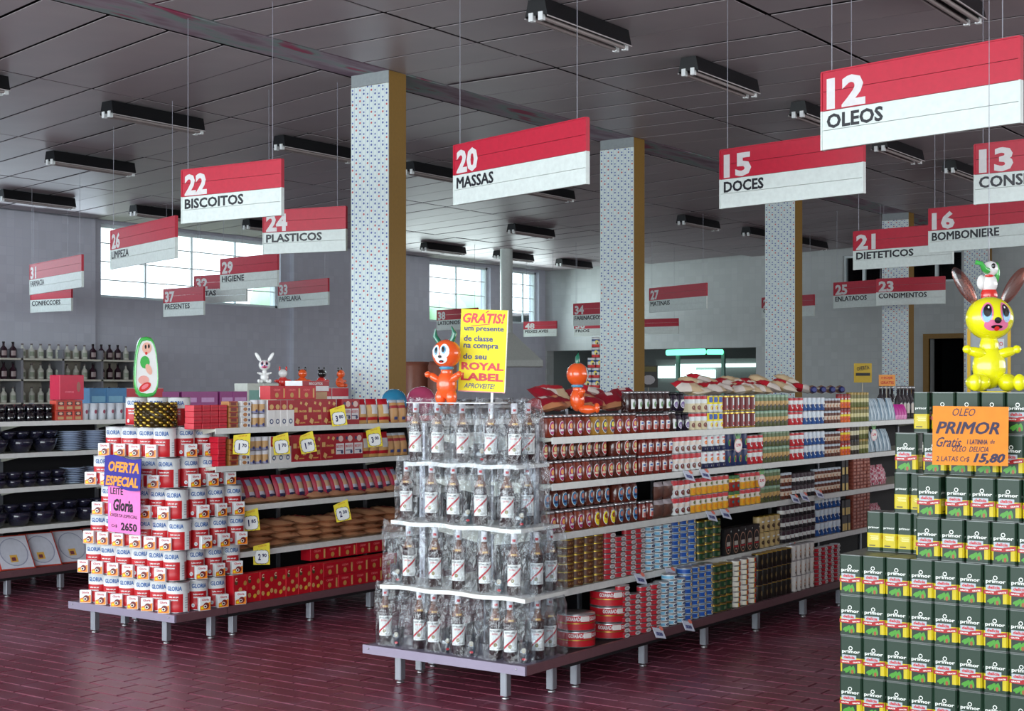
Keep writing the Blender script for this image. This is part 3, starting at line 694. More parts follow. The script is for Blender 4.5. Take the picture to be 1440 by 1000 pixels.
# gilt wire tinsel bundle on top
def tinsel():
    mb = MB(); random.seed(3)
    for j in range(9):
        for i in range(15):
            t = 2 * math.pi * i / 15 + (j % 2) * .2
            mb.ell((.095 * math.cos(t), .072 * math.sin(t), .010 + j * .0145), (.013, .007, .0085), GOLD if (i + j) % 3 else C(60, 44, 16), 6, 4, Matrix.Rotation(t + 1.57, 3, 'Z') @ Matrix.Rotation(.5, 3, 'Y'))
    mb.lathe([(.08, 0), (.08, .13)], C(70, 54, 20), 16, sy=.72)
    return mb
tinsel().build('wrapped_sweet_basket', None, (a_at(219, cb0 + .2), cb0 + .2, z7), R_(30), 'round basket of gold wrapped sweets on top of the milk cans', 'basket').scale = (1.3, 1.3, 1.12)
random.seed(21)
def card_thing(name, label, cat, corners_px, Z0, th=.004, tilt=0.):
    """flat card; bottom-left & bottom-right pixel + height px, returns (empty, w, h) with local x right, z up"""
    (x0, y0), (x1, y1), hpx, Za, Zb = corners_px
    p0 = world(x0, y0, Za); p1 = world(x1, y1, Zb); d = p1 - p0; L = d.length
    rz = math.atan2(d.y, d.x); t = thing(name, label, cat, p0, rz, None, (tilt, -math.asin(d.z / L), rz))
    return t, L, hpx * (Za + Zb) / 2 / F
Zc = dep(-6.95, 5.54)
t, L, H = card_thing('offer_placard', 'blue placard reading OFERTA ESPECIAL in orange on the milk cans', 'sign', ((146, 684), (197, 690), 44, Zc + .13, Zc - .19), 0)
mb = MB(); n = 8; BLP = C(54, 48, 150, .6)
for i in range(n):
    x0, x1 = L * i / n, L * (i + 1) / n; w0 = .010 * math.sin(6.3 * i / n); w1 = .010 * math.sin(6.3 * (i + 1) / n)
    mb.add([(x0, 0, w0), (x1, 0, w1), (x1 + .012, 0, H + w1), (x0 + .012, 0, H + w0), (x0, .003, w0), (x1, .003, w1), (x1 + .012, .003, H + w1), (x0 + .012, .003, H + w0)], [(0, 1, 2, 3), (7, 6, 5, 4), (3, 2, 6, 7), (1, 0, 4, 5)], BLP)
mb.build('card', t)
OR2 = C(250, 160, 60, .6)
MB().text('OFERTA', L * .55, H * .68, L * .84, H * .34, OR2, yo=-.001, bold=.035, shear=.25).text('ESPECIAL', L * .5, H * .22, L * .9, H * .32, OR2, yo=-.001, bold=.035, shear=.2).build('lettering', t)
t, L, H = card_thing('price_placard', 'pink placard reading LEITE Gloria 2650 on the milk cans', 'sign', ((152, 747), (197, 753), 67, Zc + .13, Zc - .13), 0)
PK = C(240, 130, 200, .6); MB().box(0, L, 0, .003, 0, H, PK).build('card', t)
MB().text('LEITE', L * .28, H * .87, L * .40, H * .14, SK, yo=-.001, bold=.015).text('Gloria', L * .48, H * .58, L * .62, H * .26, SK, yo=-.001, bold=.03, shear=.2).text('OFERTA ESPECIAL', L * .5, H * .36, L * .84, H * .07, SK, yo=-.001, shear=.3).text('Cr$', L * .2, H * .13, L * .18, H * .07, SK, yo=-.001).text('2650', L * .66, H * .14, L * .5, H * .17, SK, yo=-.001, bold=.03).build('lettering', t)

# ------------------------------------------------------------------ oil tins
def oil_tin():
    w, d, h = .0935, .0625, .1625; mb = MB(); G = C(20, 50, 32, .45); Y = C(206, 186, 24, .45); RIM = M('dull_rim', (112, 118, 114), .45, .5)
    ch = .006
    for z0, z1, m in ((.004, h * .10, G), (h * .10, h * .46, Y), (h * .46, h - .004, G)): mb.box(-w / 2, w / 2, -d / 2, d / 2, z0, z1, m, ch)
    mb.box(-w / 2 - .0005, w / 2 + .0005, -d / 2 - .0005, d / 2 + .0005, 0, .003, RIM, ch)
    y = -d / 2 - .0008
    WP = C(236, 240, 232)
    mb.text('primor', 0, h * .605, w * .80, h * .105, WP, yo=y, bold=.025)
    for i in range(12):
        t0, t1 = 2 * math.pi * i / 12, 2 * math.pi * (i + 1) / 12; r0, r1 = .0055, .0085; cx, cz = -w * .02, h * .70
        mb.add([(cx + r * math.cos(t), y, cz + r * math.sin(t)) for t, r in ((t0, r0), (t1, r0), (t1, r1), (t0, r1))], [(3, 2, 1, 0)], WP)
    mb.rect(-w * .40, w * .24, h * .385, h * .53, C(176, 186, 192), yo=y - .0003).text('delicia', -w * .08, h * .475, w * .50, h * .075, RED, yo=y - .0007, bold=.03, shear=.1)
    mb.rect(-w * .40, w * .28, h * .03, h * .38, C(12, 40, 20), yo=y)
    for cx, rt, rx, rz in ((-.012, .9, .018, .0075), (.004, 1.1, .018, .007), (.012, 1.75, .015, .006), (-.02, .5, .014, .006)):
        mb.disc(cx, h * .17, rx, rz, C(70, 150, 40), yo=y - .0004 - .0001 * rx * 100, rot=rt, n=10)
    mb.disc(.006, h * .12, .006, .009, C(150, 80, 40), yo=y - .0009, n=8)
    for (x0, x1, s) in ((-w / 2 + .001, 0, -.05), (0, w / 2 - .001, .16)):
        z0 = h * .315 if x0 < 0 else h * .315 + s * 0
        mb.rect(x0, x1, z0 - (.0 if x0 < 0 else .002), z0 + .015, C(170, 12, 24), yo=y - .0012, sk=s)
    mb.text('GRATIS', -w * .24, h * .355, w * .34, .0058, WP, yo=y - .0016, bold=.03).text('GRATIS', w * .26, h * .365, w * .34, .0058, WP, yo=y - .0016, bold=.03, rot=.12)
    # narrow side panels
    for s in (-1, 1):
        x = s * (w / 2 + .0006)
        def q(y0, y1, z0, z1, m): mb.add([(x, y0, z0), (x, y1, z0), (x, y1, z1), (x, y0, z1)], [(0, 1, 2, 3) if s > 0 else (3, 2, 1, 0)], m)
        for k in range(4): q(-.02, .016 - .004 * (k % 2), h * (.38 - .03 * k), h * (.39 - .03 * k), C(250, 246, 190))
        q(-.006, .02, h * .13, h * .16, C(90, 80, 30))
        v, f = glyphs('primor', .02); mb.add([(x * 1.005, s * (p[0] - .5) * .046, h * (.56 + p[1] * .07)) for p in v], f, WP)
    lid = MB().box(-w / 2 - .0005, w / 2 + .0005, -d / 2 - .0005, d / 2 + .0005, h - .003, h, RIM, ch).box(-w / 2 + .004, w / 2 - .004, -d / 2 + .004, d / 2 - .004, h - .0041, h - .0005, C(210, 216, 220, .3), ch)
    return Proto('oil_tin', 'tin', mb, [('lid', lid)], w, d, h)
OIL = oil_tin(); OA, OB, OZ, OH = -2.333, 5.527, .165, .1645
GO = 'green oil tins in the pile'
for lay in range(4):
    for i in range(10):
        for q in range(5):
            if 0 < i < 9 and 0 < q < 4 and lay < 3: continue
            OIL.place((OA + .048 + i * .0968 + random.uniform(-.0012, .0012), OB + .032 + q * .0662, OZ + lay * OH), R_(random.uniform(-2, 2)), mk('green oil tin', 'front face' if q == 0 else ORD[q] + ' rank behind', layname(lay, 4) + (' row' if lay in (0, 3) else ''), colname(i, 10)), GO)
    if lay < 3:      # the tins that carry the rows above, inside the pile
        for i in (3, 6):
            for q in (1, 3): OIL.place((OA + .048 + i * .0968, OB + .032 + q * .0662, OZ + lay * OH), 0, mk('green oil tin inside the pile', ORD[q] + ' rank behind', layname(lay, 4), colname(i, 10)), GO)
def oil_row(lvl, offs, b, turned, desc):
    for i, o in enumerate(offs):
        OIL.place((OA + o + (.031 if turned else .048), b + (.047 if turned else .032), OZ + lvl * OH), R_(90 if turned else random.uniform(-3, 3)), mk('green oil tin', desc, colname(i, len(offs))), GO)
fr = [.315 + .0985 * i for i in range(7)]
oil_row(4, fr, OB + .002, False, 'fifth row up, front')
oil_row(4, fr, OB + .069, False, 'fifth row up, second rank'); oil_row(4, [.05, .115, .18, .245], OB + .165, True, 'fifth row up, turned sideways at left')
oil_row(4, fr[:6], OB + .136, False, 'fifth row up, third rank')
oil_row(5, [.32, .432] + [.432 + .0985 * i for i in range(1, 5)], OB + .004, False, 'sixth row up, front')
oil_row(5, fr, OB + .071, False, 'sixth row up, second rank'); oil_row(5, [.172, .24], OB + .15, True, 'sixth row up, turned sideways')
oil_row(5, fr[:6], OB + .138, False, 'sixth row up, third rank')
oil_row(6, [.19, .305, .41, .51, .61, .71, .81], OB + .11, False, 'seventh row up, behind orange placard')
oil_row(7, [.27], OB + .105, True, 'top row, turned sideways'); oil_row(7, [.34, .438, .536, .634, .732, .83], OB + .11, False, 'top row')
t, L, H = card_thing('price_placard', 'orange placard reading OLEO PRIMOR 15,80 on the oil tins', 'sign', ((1311, 653.6), (1417.6, 655.6), 83, 5.54, 5.50), 0)
MB().box(0, L, 0, .004, 0, H, C(250, 145, 40, .6)).build('card', t)
NK = C(36, 22, 66)
MB().text('OLEO', L * .41, H * .90, L * .30, H * .13, NK, yo=-.001, bold=.0, shear=.35).text('PRIMOR', L * .46, H * .635, L * .84, H * .21, NK, yo=-.001, bold=.022, shear=.3).text('Gratis.', L * .22, H * .39, L * .34, H * .17, NK, yo=-.001, shear=.5).text('1 LATINHA', L * .59, H * .40, L * .27, H * .08, NK, yo=-.001, bold=.015, shear=.15).text('de', L * .79, H * .41, L * .06, H * .07, NK, yo=-.001, shear=.3).text('OLEO  DELICIA', L * .50, H * .275, L * .48, H * .09, NK, yo=-.001, bold=.01, shear=.3).text('2 LATAS Cr$', L * .27, H * .10, L * .44, H * .10, NK, yo=-.001, bold=.01, shear=.15).text('15,80', L * .75, H * .115, L * .42, H * .19, NK, yo=-.001, bold=.035, shear=.3).build('lettering', t)
MB().tube([(L * .12, .002, H * .30), (L * .35, .0, H * .34)], .0012, NK, 4).build('underline', t)

# ------------------------------------------------------------------ whisky bottles in cellophane
def whisky():
    R = .0345
    pr = [(.026, 0), (R, .006), (R, .172), (.033, .186), (.024, .205), (.0155, .222), (.0135, .25)]
    mb = MB().lathe(pr[:4], WHISKY, 16).lathe(pr[3:], M('neck_glass', (120, 84, 70), .12, coat=.5), 14)
    cap = MB().lathe([(.0145, .245), (.016, .246), (.016, .292), (.0145, .296), (0, .296)], C(226, 228, 232), 12).rect(-.008, .008, .256, .268, RED, R=.0165, seg=2)
    r = R + .001
    lab = MB().rect(-.038, .038, .046, .148, C(236, 238, 234, .5), R=r, seg=7)
    lab.rect(-.037, .037, .058, .070, C(196, 30, 40), R=r + .0009, seg=8, sk=.92)
    lab.text('ROYAL LABEL', -.006, .138, .052, .009, BLACK, R=r + .0005, bold=.02).text('EXTRA', -.008, .124, .03, .008, RED, R=r + .0005, bold=.02)
    lab.disc(-.006, .072, .009, .010, C(150, 140, 90), R=r + .0004, n=8).text('WHISKY', .012, .055, .026, .005, C(90, 90, 90), R=r + .0005)
    nb = MB().rect(-.014, .014, .188, .200, C(214, 170, 90), R=.0305, seg=3)
    return Proto('whisky_bottle', 'bottle', mb, [('cap', cap), ('label', lab), ('neck_band', nb)], .07, .07, .296)
def film_bag(seed, W=.155, D=.105, Hh=.315):
    random.seed(seed); mb = MB(); n = 28; k = 13; vs = []; fs = []
    ph = [random.uniform(0, 6.28) for _ in range(6)]
    for j in range(k + 1):
        z = Hh * j / k; t = j / k
        sx = W / 2 * (1 + .04 * math.sin(3 * t + ph[0])); sy = D / 2 * (1 - .0 * t)
        if t > .8: sy *= 1 - (t - .8) * 3.2; sx *= 1 + (t - .8) * .4
        for i in range(n):
            a = 2 * math.pi * i / n; ca, sa = math.cos(a), math.sin(a)
            e = .62; x = sx * math.copysign(abs(ca) ** e, ca); y = sy * math.copysign(abs(sa) ** e, sa)
            wv = .0048 * math.sin(5 * a + ph[1] + 3 * t) + .0035 * math.sin(9 * a + ph[2] - 7 * t) + random.uniform(-.0024, .0024)
            zz_ = z + (random.uniform(-.012, .014) if j == k else 0) + (0 if j else .002)
            vs.append((x + wv * ca, y + wv * sa, zz_))
    for j in range(k):
        for i in range(n): fs.append((j * n + i, j * n + (i + 1) % n, (j + 1) * n + (i + 1) % n, (j + 1) * n + i))
    mb.add(vs, fs, FILM, False); return mb
def crest_glass():
    mb = MB().lathe([(.024, 0), (.03, .006), (.034, .095), (.032, .095), (.028, .01), (0, .008)], GLASS, 14)
    em = MB().disc(0, .062, .012, .012, C(190, 188, 172), R=.0335, n=10).rect(-.006, .006, .05, .054, C(180, 150, 90), R=.0338)
    bx = MB().disc(.0, .02, .010, .006, C(190, 40, 50), R=.032, n=8)
    return Proto('whisky_tumbler', 'glass', mb, [('crest', em), ('red_seal', bx)], .07, .07, .1)
WB = whisky(); BAGS = [Proto('cellophane_bag', 'bag', film_bag(s)) for s in range(6)]; TUM = crest_glass()
tz = [.188, .504, .824, 1.124]
tb = [(5.60, -3.95, .02), (5.60, -3.955, .02), (5.64, -4.00, .02), (5.68, -4.06, .02)]
fx = [[542, 590, 610, 644, 697, 717], [575, 612, 645, 681, 723], [572, 607, 638, 676, 713], [585, 615, 650, 691, 723]]
sx_ = [[757, 783], [759, 789], [734, 766], [745, 760]]
lays = ['bottom tier', 'second tier', 'third tier', 'top tier']
random.seed(5)
for k in range(4):
    b = tb[k][0]; allp = []
    for x in fx[k]: allp.append((a_at(x, b), b, 0))
    aa = tb[k][1]
    if k == 0: allp += [(-3.95, 5.71, 1), (-3.96, 5.83, 1)]
    elif k == 1: allp += [(-3.96, 5.715, 1), (-3.965, 5.84, 1)]
    elif k == 2: allp += [(-4.06, 5.78, 1)]
    else: allp += [(-4.07, 5.80, 1)]
    n = len(allp)
    for i, (a, bb, side) in enumerate(allp):
        WB.place((a, bb, tz[k]), R_(random.uniform(28, 48) + side * 10), mk('whisky bottle with red slashed label', lays[k], colname(i, n)), 'bagged whisky bottles')
    # bags: evenly wrapped round the tier, each holding a bottle and a tumbler
    xs = [p for p in allp if not p[2]]; xs.sort()
    bagp = []
    lo = tiers[k - 1][0] if k else -4.86; hi = (tiers[k - 1][1] if k else -3.90) - .0
    nb_ = 6 if k < 2 else 5
    for i in range(nb_): bagp.append((lo + (hi - lo) * (i + .5) / nb_, b - .004, R_(random.uniform(-5, 5))))
    for bb in ((b + .13, b + .25) if k < 2 else (b + .13,)): bagp.append((hi - .058, bb, R_(90 + random.uniform(-4, 4))))
    for i, (a, bb, rz) in enumerate(bagp):
        BAGS[(i + k * 2) % 6].place((a, bb, tz[k]), rz, mk('crinkled cellophane bag', lays[k] + ' of whisky display', colname(i, len(bagp))), 'cellophane bags round whisky and glass')
    used = [p[0] for p in allp if not p[2]]
    c = 0
    for i in range(12):
        a = lo + .05 + (hi - lo - .1) * i / 11
        if all(abs(a - u) > .068 for u in used):
            TUM.place((a, b + random.uniform(-.005, .01), tz[k]), R_(random.uniform(20, 50)), mk('clear tumbler with gold crest', lays[k], ORD[c] + ' from left'), 'gift tumblers in the bags'); used.append(a); c += 1
random.seed(9)
# big yellow placard
t, L, H = card_thing('promotion_placard', 'tall yellow placard reading GRATIS and ROYAL LABEL above the bottles', 'sign', ((644, 549), (710, 552), 115, 7.05, 7.0), 0)
MB().box(0, L, 0, .004, 0, H, C(250, 234, 40, .6)).build('card', t)
MB().box(L - .003, L + .001, -.001, .005, 0, H, C(240, 236, 220)).box(0, L, -.001, .005, -.004, .001, C(240, 150, 150)).build('border', t)
RD = C(210, 30, 50); NB = C(44, 40, 120)
mb = MB().text('GRATIS!', L * .49, H * .895, L * .90, H * .125, RD, yo=-.001, bold=.028, shear=.25).add([(L * x, -.001, H * z) for x, z in ((.22, .79), (.62, .82), (.62, .83), (.22, .80))], [(0, 1, 2, 3)], RD)
mb.add([(L * x, -.001, H * z) for x, z in ((.52, .965), (.58, .995), (.6, .985), (.54, .958))], [(0, 1, 2, 3)], RD)
for s, z, wv in (('um presente', .755, .84), ('de classe', .645, .62), ('na compra', .54, .74), ('do seu', .425, .50)): mb.text(s, L * (.08 + wv / 2), H * z, L * wv, H * .072, NB, yo=-.001, bold=.022)
mb.text('ROYAL', L * .50, H * .305, L * .90, H * .095, RD, yo=-.001, bold=.035).text('LABEL', L * .50, H * .175, L * .90, H * .095, RD, yo=-.001, bold=.035).text('APROVEITE!', L * .45, H * .065, L * .66, H * .06, NB, yo=-.001, bold=.01, shear=.3)
mb.build('lettering', t); p = MB().box(L * .70, L * .75, .004, .012, -.13, H * .3, WHITE).build('stick', t)

# ------------------------------------------------------------------ shelf goods: one prototype of each kind
PR = {}
def reg(key, proto, desc, group=None): proto.desc = desc; proto.group = group or desc + 's'; PR[key] = proto
def can(key, desc, R, h, bands, extra=None, n=14, rim=True, cat='can', name='food_can', lidm=None, sx=1.):
    mb = MB(); zs = [0] + [b[0] * h for b in bands]
    prof = [(R * .97, 0)] + [(R, .003)]
    ms = [LIDM]
    z0 = .003
    for t, m in bands:
        z1 = min(h * t, h - .003); prof.append((R, z1)); ms.append(m)
    prof += [(R * .97, h)]; ms.append(lidm or LIDM)
    mb.lathe(prof, lambda i, j: ms[j], n, sx=1., sy=1.)
    if extra: extra(mb, R + .0006, h)
    pts = []
    if rim: pts = [('lid', MB().lathe([(R * .96, h), (R * .96, h + .0012), (0, h + .0012)], lidm or LIDM, n, cap=False))]
    reg(key, Proto(name, cat, mb, pts, 2 * R + .002, 2 * R, h), desc)
def jar(key, desc, liquid, extra, R=.0385, h=.112, lidc=None, name='preserve_jar'):
    lidc = lidc or LIDM
    mb = MB().lathe([(R * .9, 0), (R, .006), (R, h * .74), (R * .84, h * .84), (R * .84, h * .88)], liquid, 16)
    # fruit pieces pressing on the glass
    random.seed(len(key) * 7)
    lab = MB(); extra(lab, R + .0008, h)
    reg(key, Proto(name, 'jar', mb, [('lid', MB().lathe([(R * .9, h * .87), (R * .9, h), (0, h)], lidc, 14)), ('label', lab)], 2 * R + .003, 2 * R, h), desc)
def oval(c1, c2, c3, s=1.):
    def e(mb, R, h):
        mb.disc(0, h * .42, .024 * s, .036 * s, WHITE, R=R, n=14).disc(0, h * .42, .021 * s, .033 * s, c1, R=R + .0004, n=14)
        mb.disc(0, h * .5, .013 * s, .014 * s, c2, R=R + .0008, n=8).rect(-.016 * s, .016 * s, h * .27, h * .36, c3, R=R + .0009, seg=2)
    return e
DARKJ = C(52, 26, 24, .15, coat=.5); SYR = C(124, 46, 28, .15, coat=.5, noise=.3, scale=60); SYY = C(170, 126, 50, .15, coat=.5, noise=.3, scale=60); SYB = C(84, 34, 24, .15, coat=.5, noise=.3, scale=60)
jar('jM', 'fruit jar with magenta oval label', SYR, oval(MAG, C(240, 180, 90), WHITE))
jar('jY', 'pale fruit jar with navy oval label', SYY, oval(C(60, 50, 84), YELLOW, C(210, 60, 60)))
jar('jR', 'brown jar with red and cream oval label', SYB, oval(C(190, 40, 50), C(220, 200, 120), CREAM))
jar('jW', 'brown jar with yellow oval label', SYR, oval(YELLOW, C(150, 40, 40), C(240, 200, 60)))
jar('jB', 'brown jar with blue oval label', SYB, oval(C(60, 130, 180), C(210, 120, 90), NAVY))
def sq(c1, c2, w=.02):
    def e(mb, R, h): mb.rect(-w, w, h * .18, h * .62, WHITE, R=R, seg=3).rect(-w * .7, w * .7, h * .2, h * .42, c1, R=R + .0005, seg=2).rect(-w * .6, w * .6, h * .48, h * .56, c2, R=R + .0005, seg=2)
    return e
jar('jS', 'small red jam jar with white label', C(120, 34, 26, .15, coat=.5), sq(C(200, 70, 50), BLUE), R=.034, h=.105)
jar('jD', 'dark jar with white leaf label', DARKJ, lambda mb, R, h: mb.rect(-.02, .02, h * .15, h * .62, WHITE, R=R, seg=3).disc(.004, h * .36, .011, .016, C(90, 150, 80), R=R + .0005, n=8), R=.037, h=.112)
jar('jP', 'dark grape jar with purple oval label', C(30, 18, 40, .15, coat=.5), lambda mb, R, h: mb.disc(0, h * .38, .024, .026, WHITE, R=R, n=12).disc(0, h * .34, .020, .018, C(110, 80, 150), R=R + .0005, n=10), R=.036, h=.105, lidc=BLACK)
def fruit(c, c2=None, z=.3, r=.016): return lambda mb, R, h: mb.disc(-.006, h * z, r, r * .9, c, R=R, n=10).disc(.012, h * (z - .05), r * .8, r * .7, c2 or c, R=R + .0005, n=8).rect(-.018, .018, h * .62, h * .72, WHITE, R=R + .0004, seg=2)
can('cF', 'fruit can with brown fruit picture', .036, .1, [(.55, CREAM), (.8, WHITE), (1, RED)], fruit(C(120, 50, 40), C(170, 110, 70)))
can('cY', 'yellow and blue fruit can', .036, .1, [(.5, WHITE), (1, YELLOW)], lambda mb, R, h: mb.disc(0, h * .28, .017, .015, YELLOW, R=R, n=10).disc(.005, h * .25, .009, .009, RED, R=R + .0005, n=8).rect(-.026, .002, h * .6, h * .92, BLUE, R=R, seg=2).rect(.004, .02, h * .66, h * .82, RED, R=R, seg=2))
can('cD', 'dark red can with white stripe', .036, .1, [(.1, GOLD), (.9, C(112, 24, 30)), (1, GOLD)], lambda mb, R, h: mb.rect(-.008, .008, h * .15, h * .85, WHITE, R=R, seg=1).rect(-.006, .006, h * .2, h * .4, RED, R=R + .0005))
can('cG', 'small olive jar with green lid', .029, .1, [(.32, C(88, 92, 54)), (.62, C(196, 158, 100)), (.85, C(110, 128, 92)), (1, C(150, 176, 150))], lambda mb, R, h: mb.disc(0, h * .3, .016, .011, C(40, 36, 30), R=R, n=10).disc(0, h * .55, .013, .010, C(214, 178, 110), R=R, n=8), lidm=C(130, 170, 150))
can('cR', 'red and white round tin', .033, .09, [(.5, C(198, 34, 46)), (.8, WHITE), (1, C(198, 34, 46))], lambda mb, R, h: mb.disc(0, h * .42, .016, .02, WHITE, R=R, n=10).disc(0, h * .42, .010, .013, RED, R=R + .0005, n=8))
can('cB', 'blue and white round tin', .033, .09, [(.5, C(40, 84, 150)), (1, C(210, 220, 230))], lambda mb, R, h: mb.disc(0, h * .45, .016, .02, WHITE, R=R, n=10).disc(0, h * .4, .010, .010, NAVY, R=R + .0005, n=8))
can('cN', 'small brown jar with pale lid', .026, .085, [(.3, BROWN), (.62, C(220, 200, 180)), (.85, BROWN), (1, C(190, 200, 210))], lambda mb, R, h: mb.disc(0, h * .42, .01, .01, C(180, 110, 60), R=R, n=8), lidm=C(190, 200, 210))
can('cO', 'red and orange bottle of sauce', .027, .1, [(.45, C(232, 110, 40)), (.6, YELLOW), (.85, C(170, 30, 30)), (1, C(120, 20, 30))], fruit(RED, YELLOW, .25, .01), lidm=C(150, 24, 34))
can('cL', 'olive green bottle of pickles', .026, .105, [(.35, C(104, 110, 50)), (.6, C(214, 206, 150)), (.85, C(120, 116, 60)), (1, C(170, 140, 60))], None, lidm=C(170, 140, 60))
can('cK', 'bottle with dark cap and pale label', .024, .105, [(.3, C(50, 40, 30)), (.6, C(220, 214, 180)), (.85, C(60, 50, 36)), (1, BLACK)], None, lidm=BLACK)
can('cA', 'white can with red top and apple picture', .036, .1, [(.45, WHITE), (.7, C(236, 224, 214)), (1, C(200, 50, 60))], fruit(C(120, 40, 40), C(140, 120, 60), .28, .017))
can('cW', 'white and navy can with orange picture', .034, .1, [(.32, C(22, 26, 70)), (1, C(232, 236, 238))], lambda mb, R, h: mb.disc(0, h * .55, .016, .012, C(240, 130, 30), R=R, n=10).rect(-.012, .012, h * .12, h * .22, WHITE, R=R, seg=1).rect(-.016, .016, h * .74, h * .86, RED, R=R, seg=2))
can('cV', 'navy can with bright fruit picture', .036, .1, [(1, C(30, 44, 92))], lambda mb, R, h: mb.disc(0, h * .45, .013, .022, C(240, 160, 40), R=R, n=10, rot=-.3).disc(.006, h * .36, .009, .011, C(180, 50, 90), R=R + .0005, n=8).disc(-.01, h * .42, .006, .018, C(60, 150, 70), R=R + .0005, n=8))
can('cP', 'white can with orange peach picture', .035, .1, [(.46, C(240, 176, 50)), (.75, C(234, 226, 214)), (1, C(206, 60, 66))], lambda mb, R, h: mb.disc(-.008, h * .26, .013, .012, C(246, 150, 30), R=R, n=8).disc(.012, h * .22, .012, .011, C(250, 200, 60), R=R, n=8).disc(0, h * .62, .013, .01, C(120, 130, 70), R=R, n=8))
can('cE', 'red salsa jar with yellow label', .032, .095, [(.6, C(156, 36, 26)), (.8, C(230, 190, 60)), (1, C(60, 110, 60))], fruit(C(40, 120, 130), C(220, 120, 30), .35, .01), lidm=C(60, 110, 60))
can('cX', 'black and white small round tin', .03, .08, [(.35, C(40, 36, 40)), (.65, C(232, 232, 228)), (1, C(60, 40, 50))], lambda mb, R, h: mb.disc(.004, h * .5, .012, .018, WHITE, R=R, n=8, rot=.5).disc(.008, h * .5, .006, .011, RED, R=R + .0005, n=6), lidm=C(60, 50, 56))
can('cI', 'dark jar with pale round label', .036, .095, [(1, C(34, 28, 24))], lambda mb, R, h: mb.disc(0, h * .5, .012, .018, C(120, 100, 60), R=R, n=10), lidm=GOLD)
can('cT', 'beige can with brown picture', .036, .098, [(1, C(196, 170, 120))], fruit(C(70, 50, 40), C(120, 80, 50), .35, .015), lidm=GOLD)
can('cZ', 'white can with orange diamond', .034, .098, [(1, C(224, 220, 214))], lambda mb, R, h: mb.disc(0, h * .5, .012, .024, C(214, 140, 60), R=R, n=4).disc(0, h * .25, .01, .014, C(90, 70, 60), R=R, n=4))
# flat tins
def flat(key, desc, R, h, bands, extra, n=18, **k): can(key, desc, R, h, bands, extra, n, name='flat_tin', cat='tin', **k)
flat('tB', 'short brown tin with gold rims', .044, .04, [(.12, GOLD), (.86, C(92, 50, 30)), (1, GOLD)], lambda mb, R, h: mb.text('LA VIDE', 0, h * .5, .05, .011, C(190, 150, 90), R=R, bold=.01), lidm=GOLD)
flat('tL', 'flat light blue and white tin', .044, .030, [(.25, C(226, 234, 238)), (.75, C(120, 186, 220)), (1, C(226, 234, 238))], lambda mb, R, h: mb.disc(0, h * .5, .024, .010, WHITE, R=R, n=10).disc(0, h * .5, .018, .0065, C(40, 60, 110), R=R + .0005, n=8))
flat('tN', 'flat deep blue tin with cream spot', .045, .036, [(.2, C(170, 200, 226)), (.8, C(34, 84, 168)), (1, C(150, 180, 210))], lambda mb, R, h: mb.disc(0, h * .5, .011, .011, C(240, 226, 170), R=R, n=8).disc(0, h * .5, .006, .006, C(190, 130, 70), R=R + .0005, n=6))
flat('tG', 'dark green tin with gold rims', .042, .045, [(.14, GOLD), (.88, C(30, 64, 40)), (1, GOLD)], lambda mb, R, h: mb.rect(-.016, .016, h * .3, h * .7, C(110, 130, 90), R=R, seg=2), lidm=GOLD)
flat('tW', 'flat white tin with red and yellow band', .044, .030, [(.25, C(240, 236, 220)), (1, C(240, 236, 220))], lambda mb, R, h: mb.rect(-.006, .03, h * .1, h * .9, C(206, 40, 46), R=R, seg=3).rect(-.012, -.006, h * .1, h * .9, C(240, 200, 50), R=R, seg=1))
def sardine():
    w, d, h = .105, .06, .0265; mb = MB(); RR = C(188, 40, 54)
    mb.lathe([(.5, 0), (.5, .003), (.5, h - .003), (.5, h)], lambda i, j: RR if j == 1 else LIDM, 20, sx=w, sy=d)
    y = -d / 2 - .001
    mb.disc(0, h / 2, .026, .0105, C(230, 230, 224), yo=y, n=12).disc(0, h / 2, .020, .0065, C(200, 204, 210), yo=y - .0005, n=10).text('COQ', 0, h / 2, .022, .006, C(90, 40, 60), yo=y - .001, bold=.02)
    reg('tS', Proto('sardine_tin', 'tin', mb, (), w + .004, d, h), 'oval red sardine tin with white oval')
sardine()
def goi():
    R, h = .098, .082
    mb = MB().lathe([(R, 0), (R, .006), (R, h * .44), (R, h * .5), (R, h - .006), (R, h)], lambda i, j: [LIDM, C(184, 20, 34), GOLD, C(184, 20, 34), LIDM][j], 28)
    for a in (-.7, .62):
        mb.text('GOIABADA', 0, h * .74, .085, .020, WHITE, R=R + .001, ang=a, bold=.02).rect(-.03, .02, h * .58, h * .9, C(220, 214, 210), R=R + .0008, ang=a + .66, seg=3)
    return Proto('sweet_paste_tin', 'tin', mb, [('lid', MB().lathe([(R * .97, h), (R * .97, h + .002), (0, h + .001)], LIDM, 24))], .2, .2, h + .002)
PR['goi'] = goi(); PR['goi'].desc = 'large flat red tin reading GOIABADA'; PR['goi'].group = 'large red sweet tins'
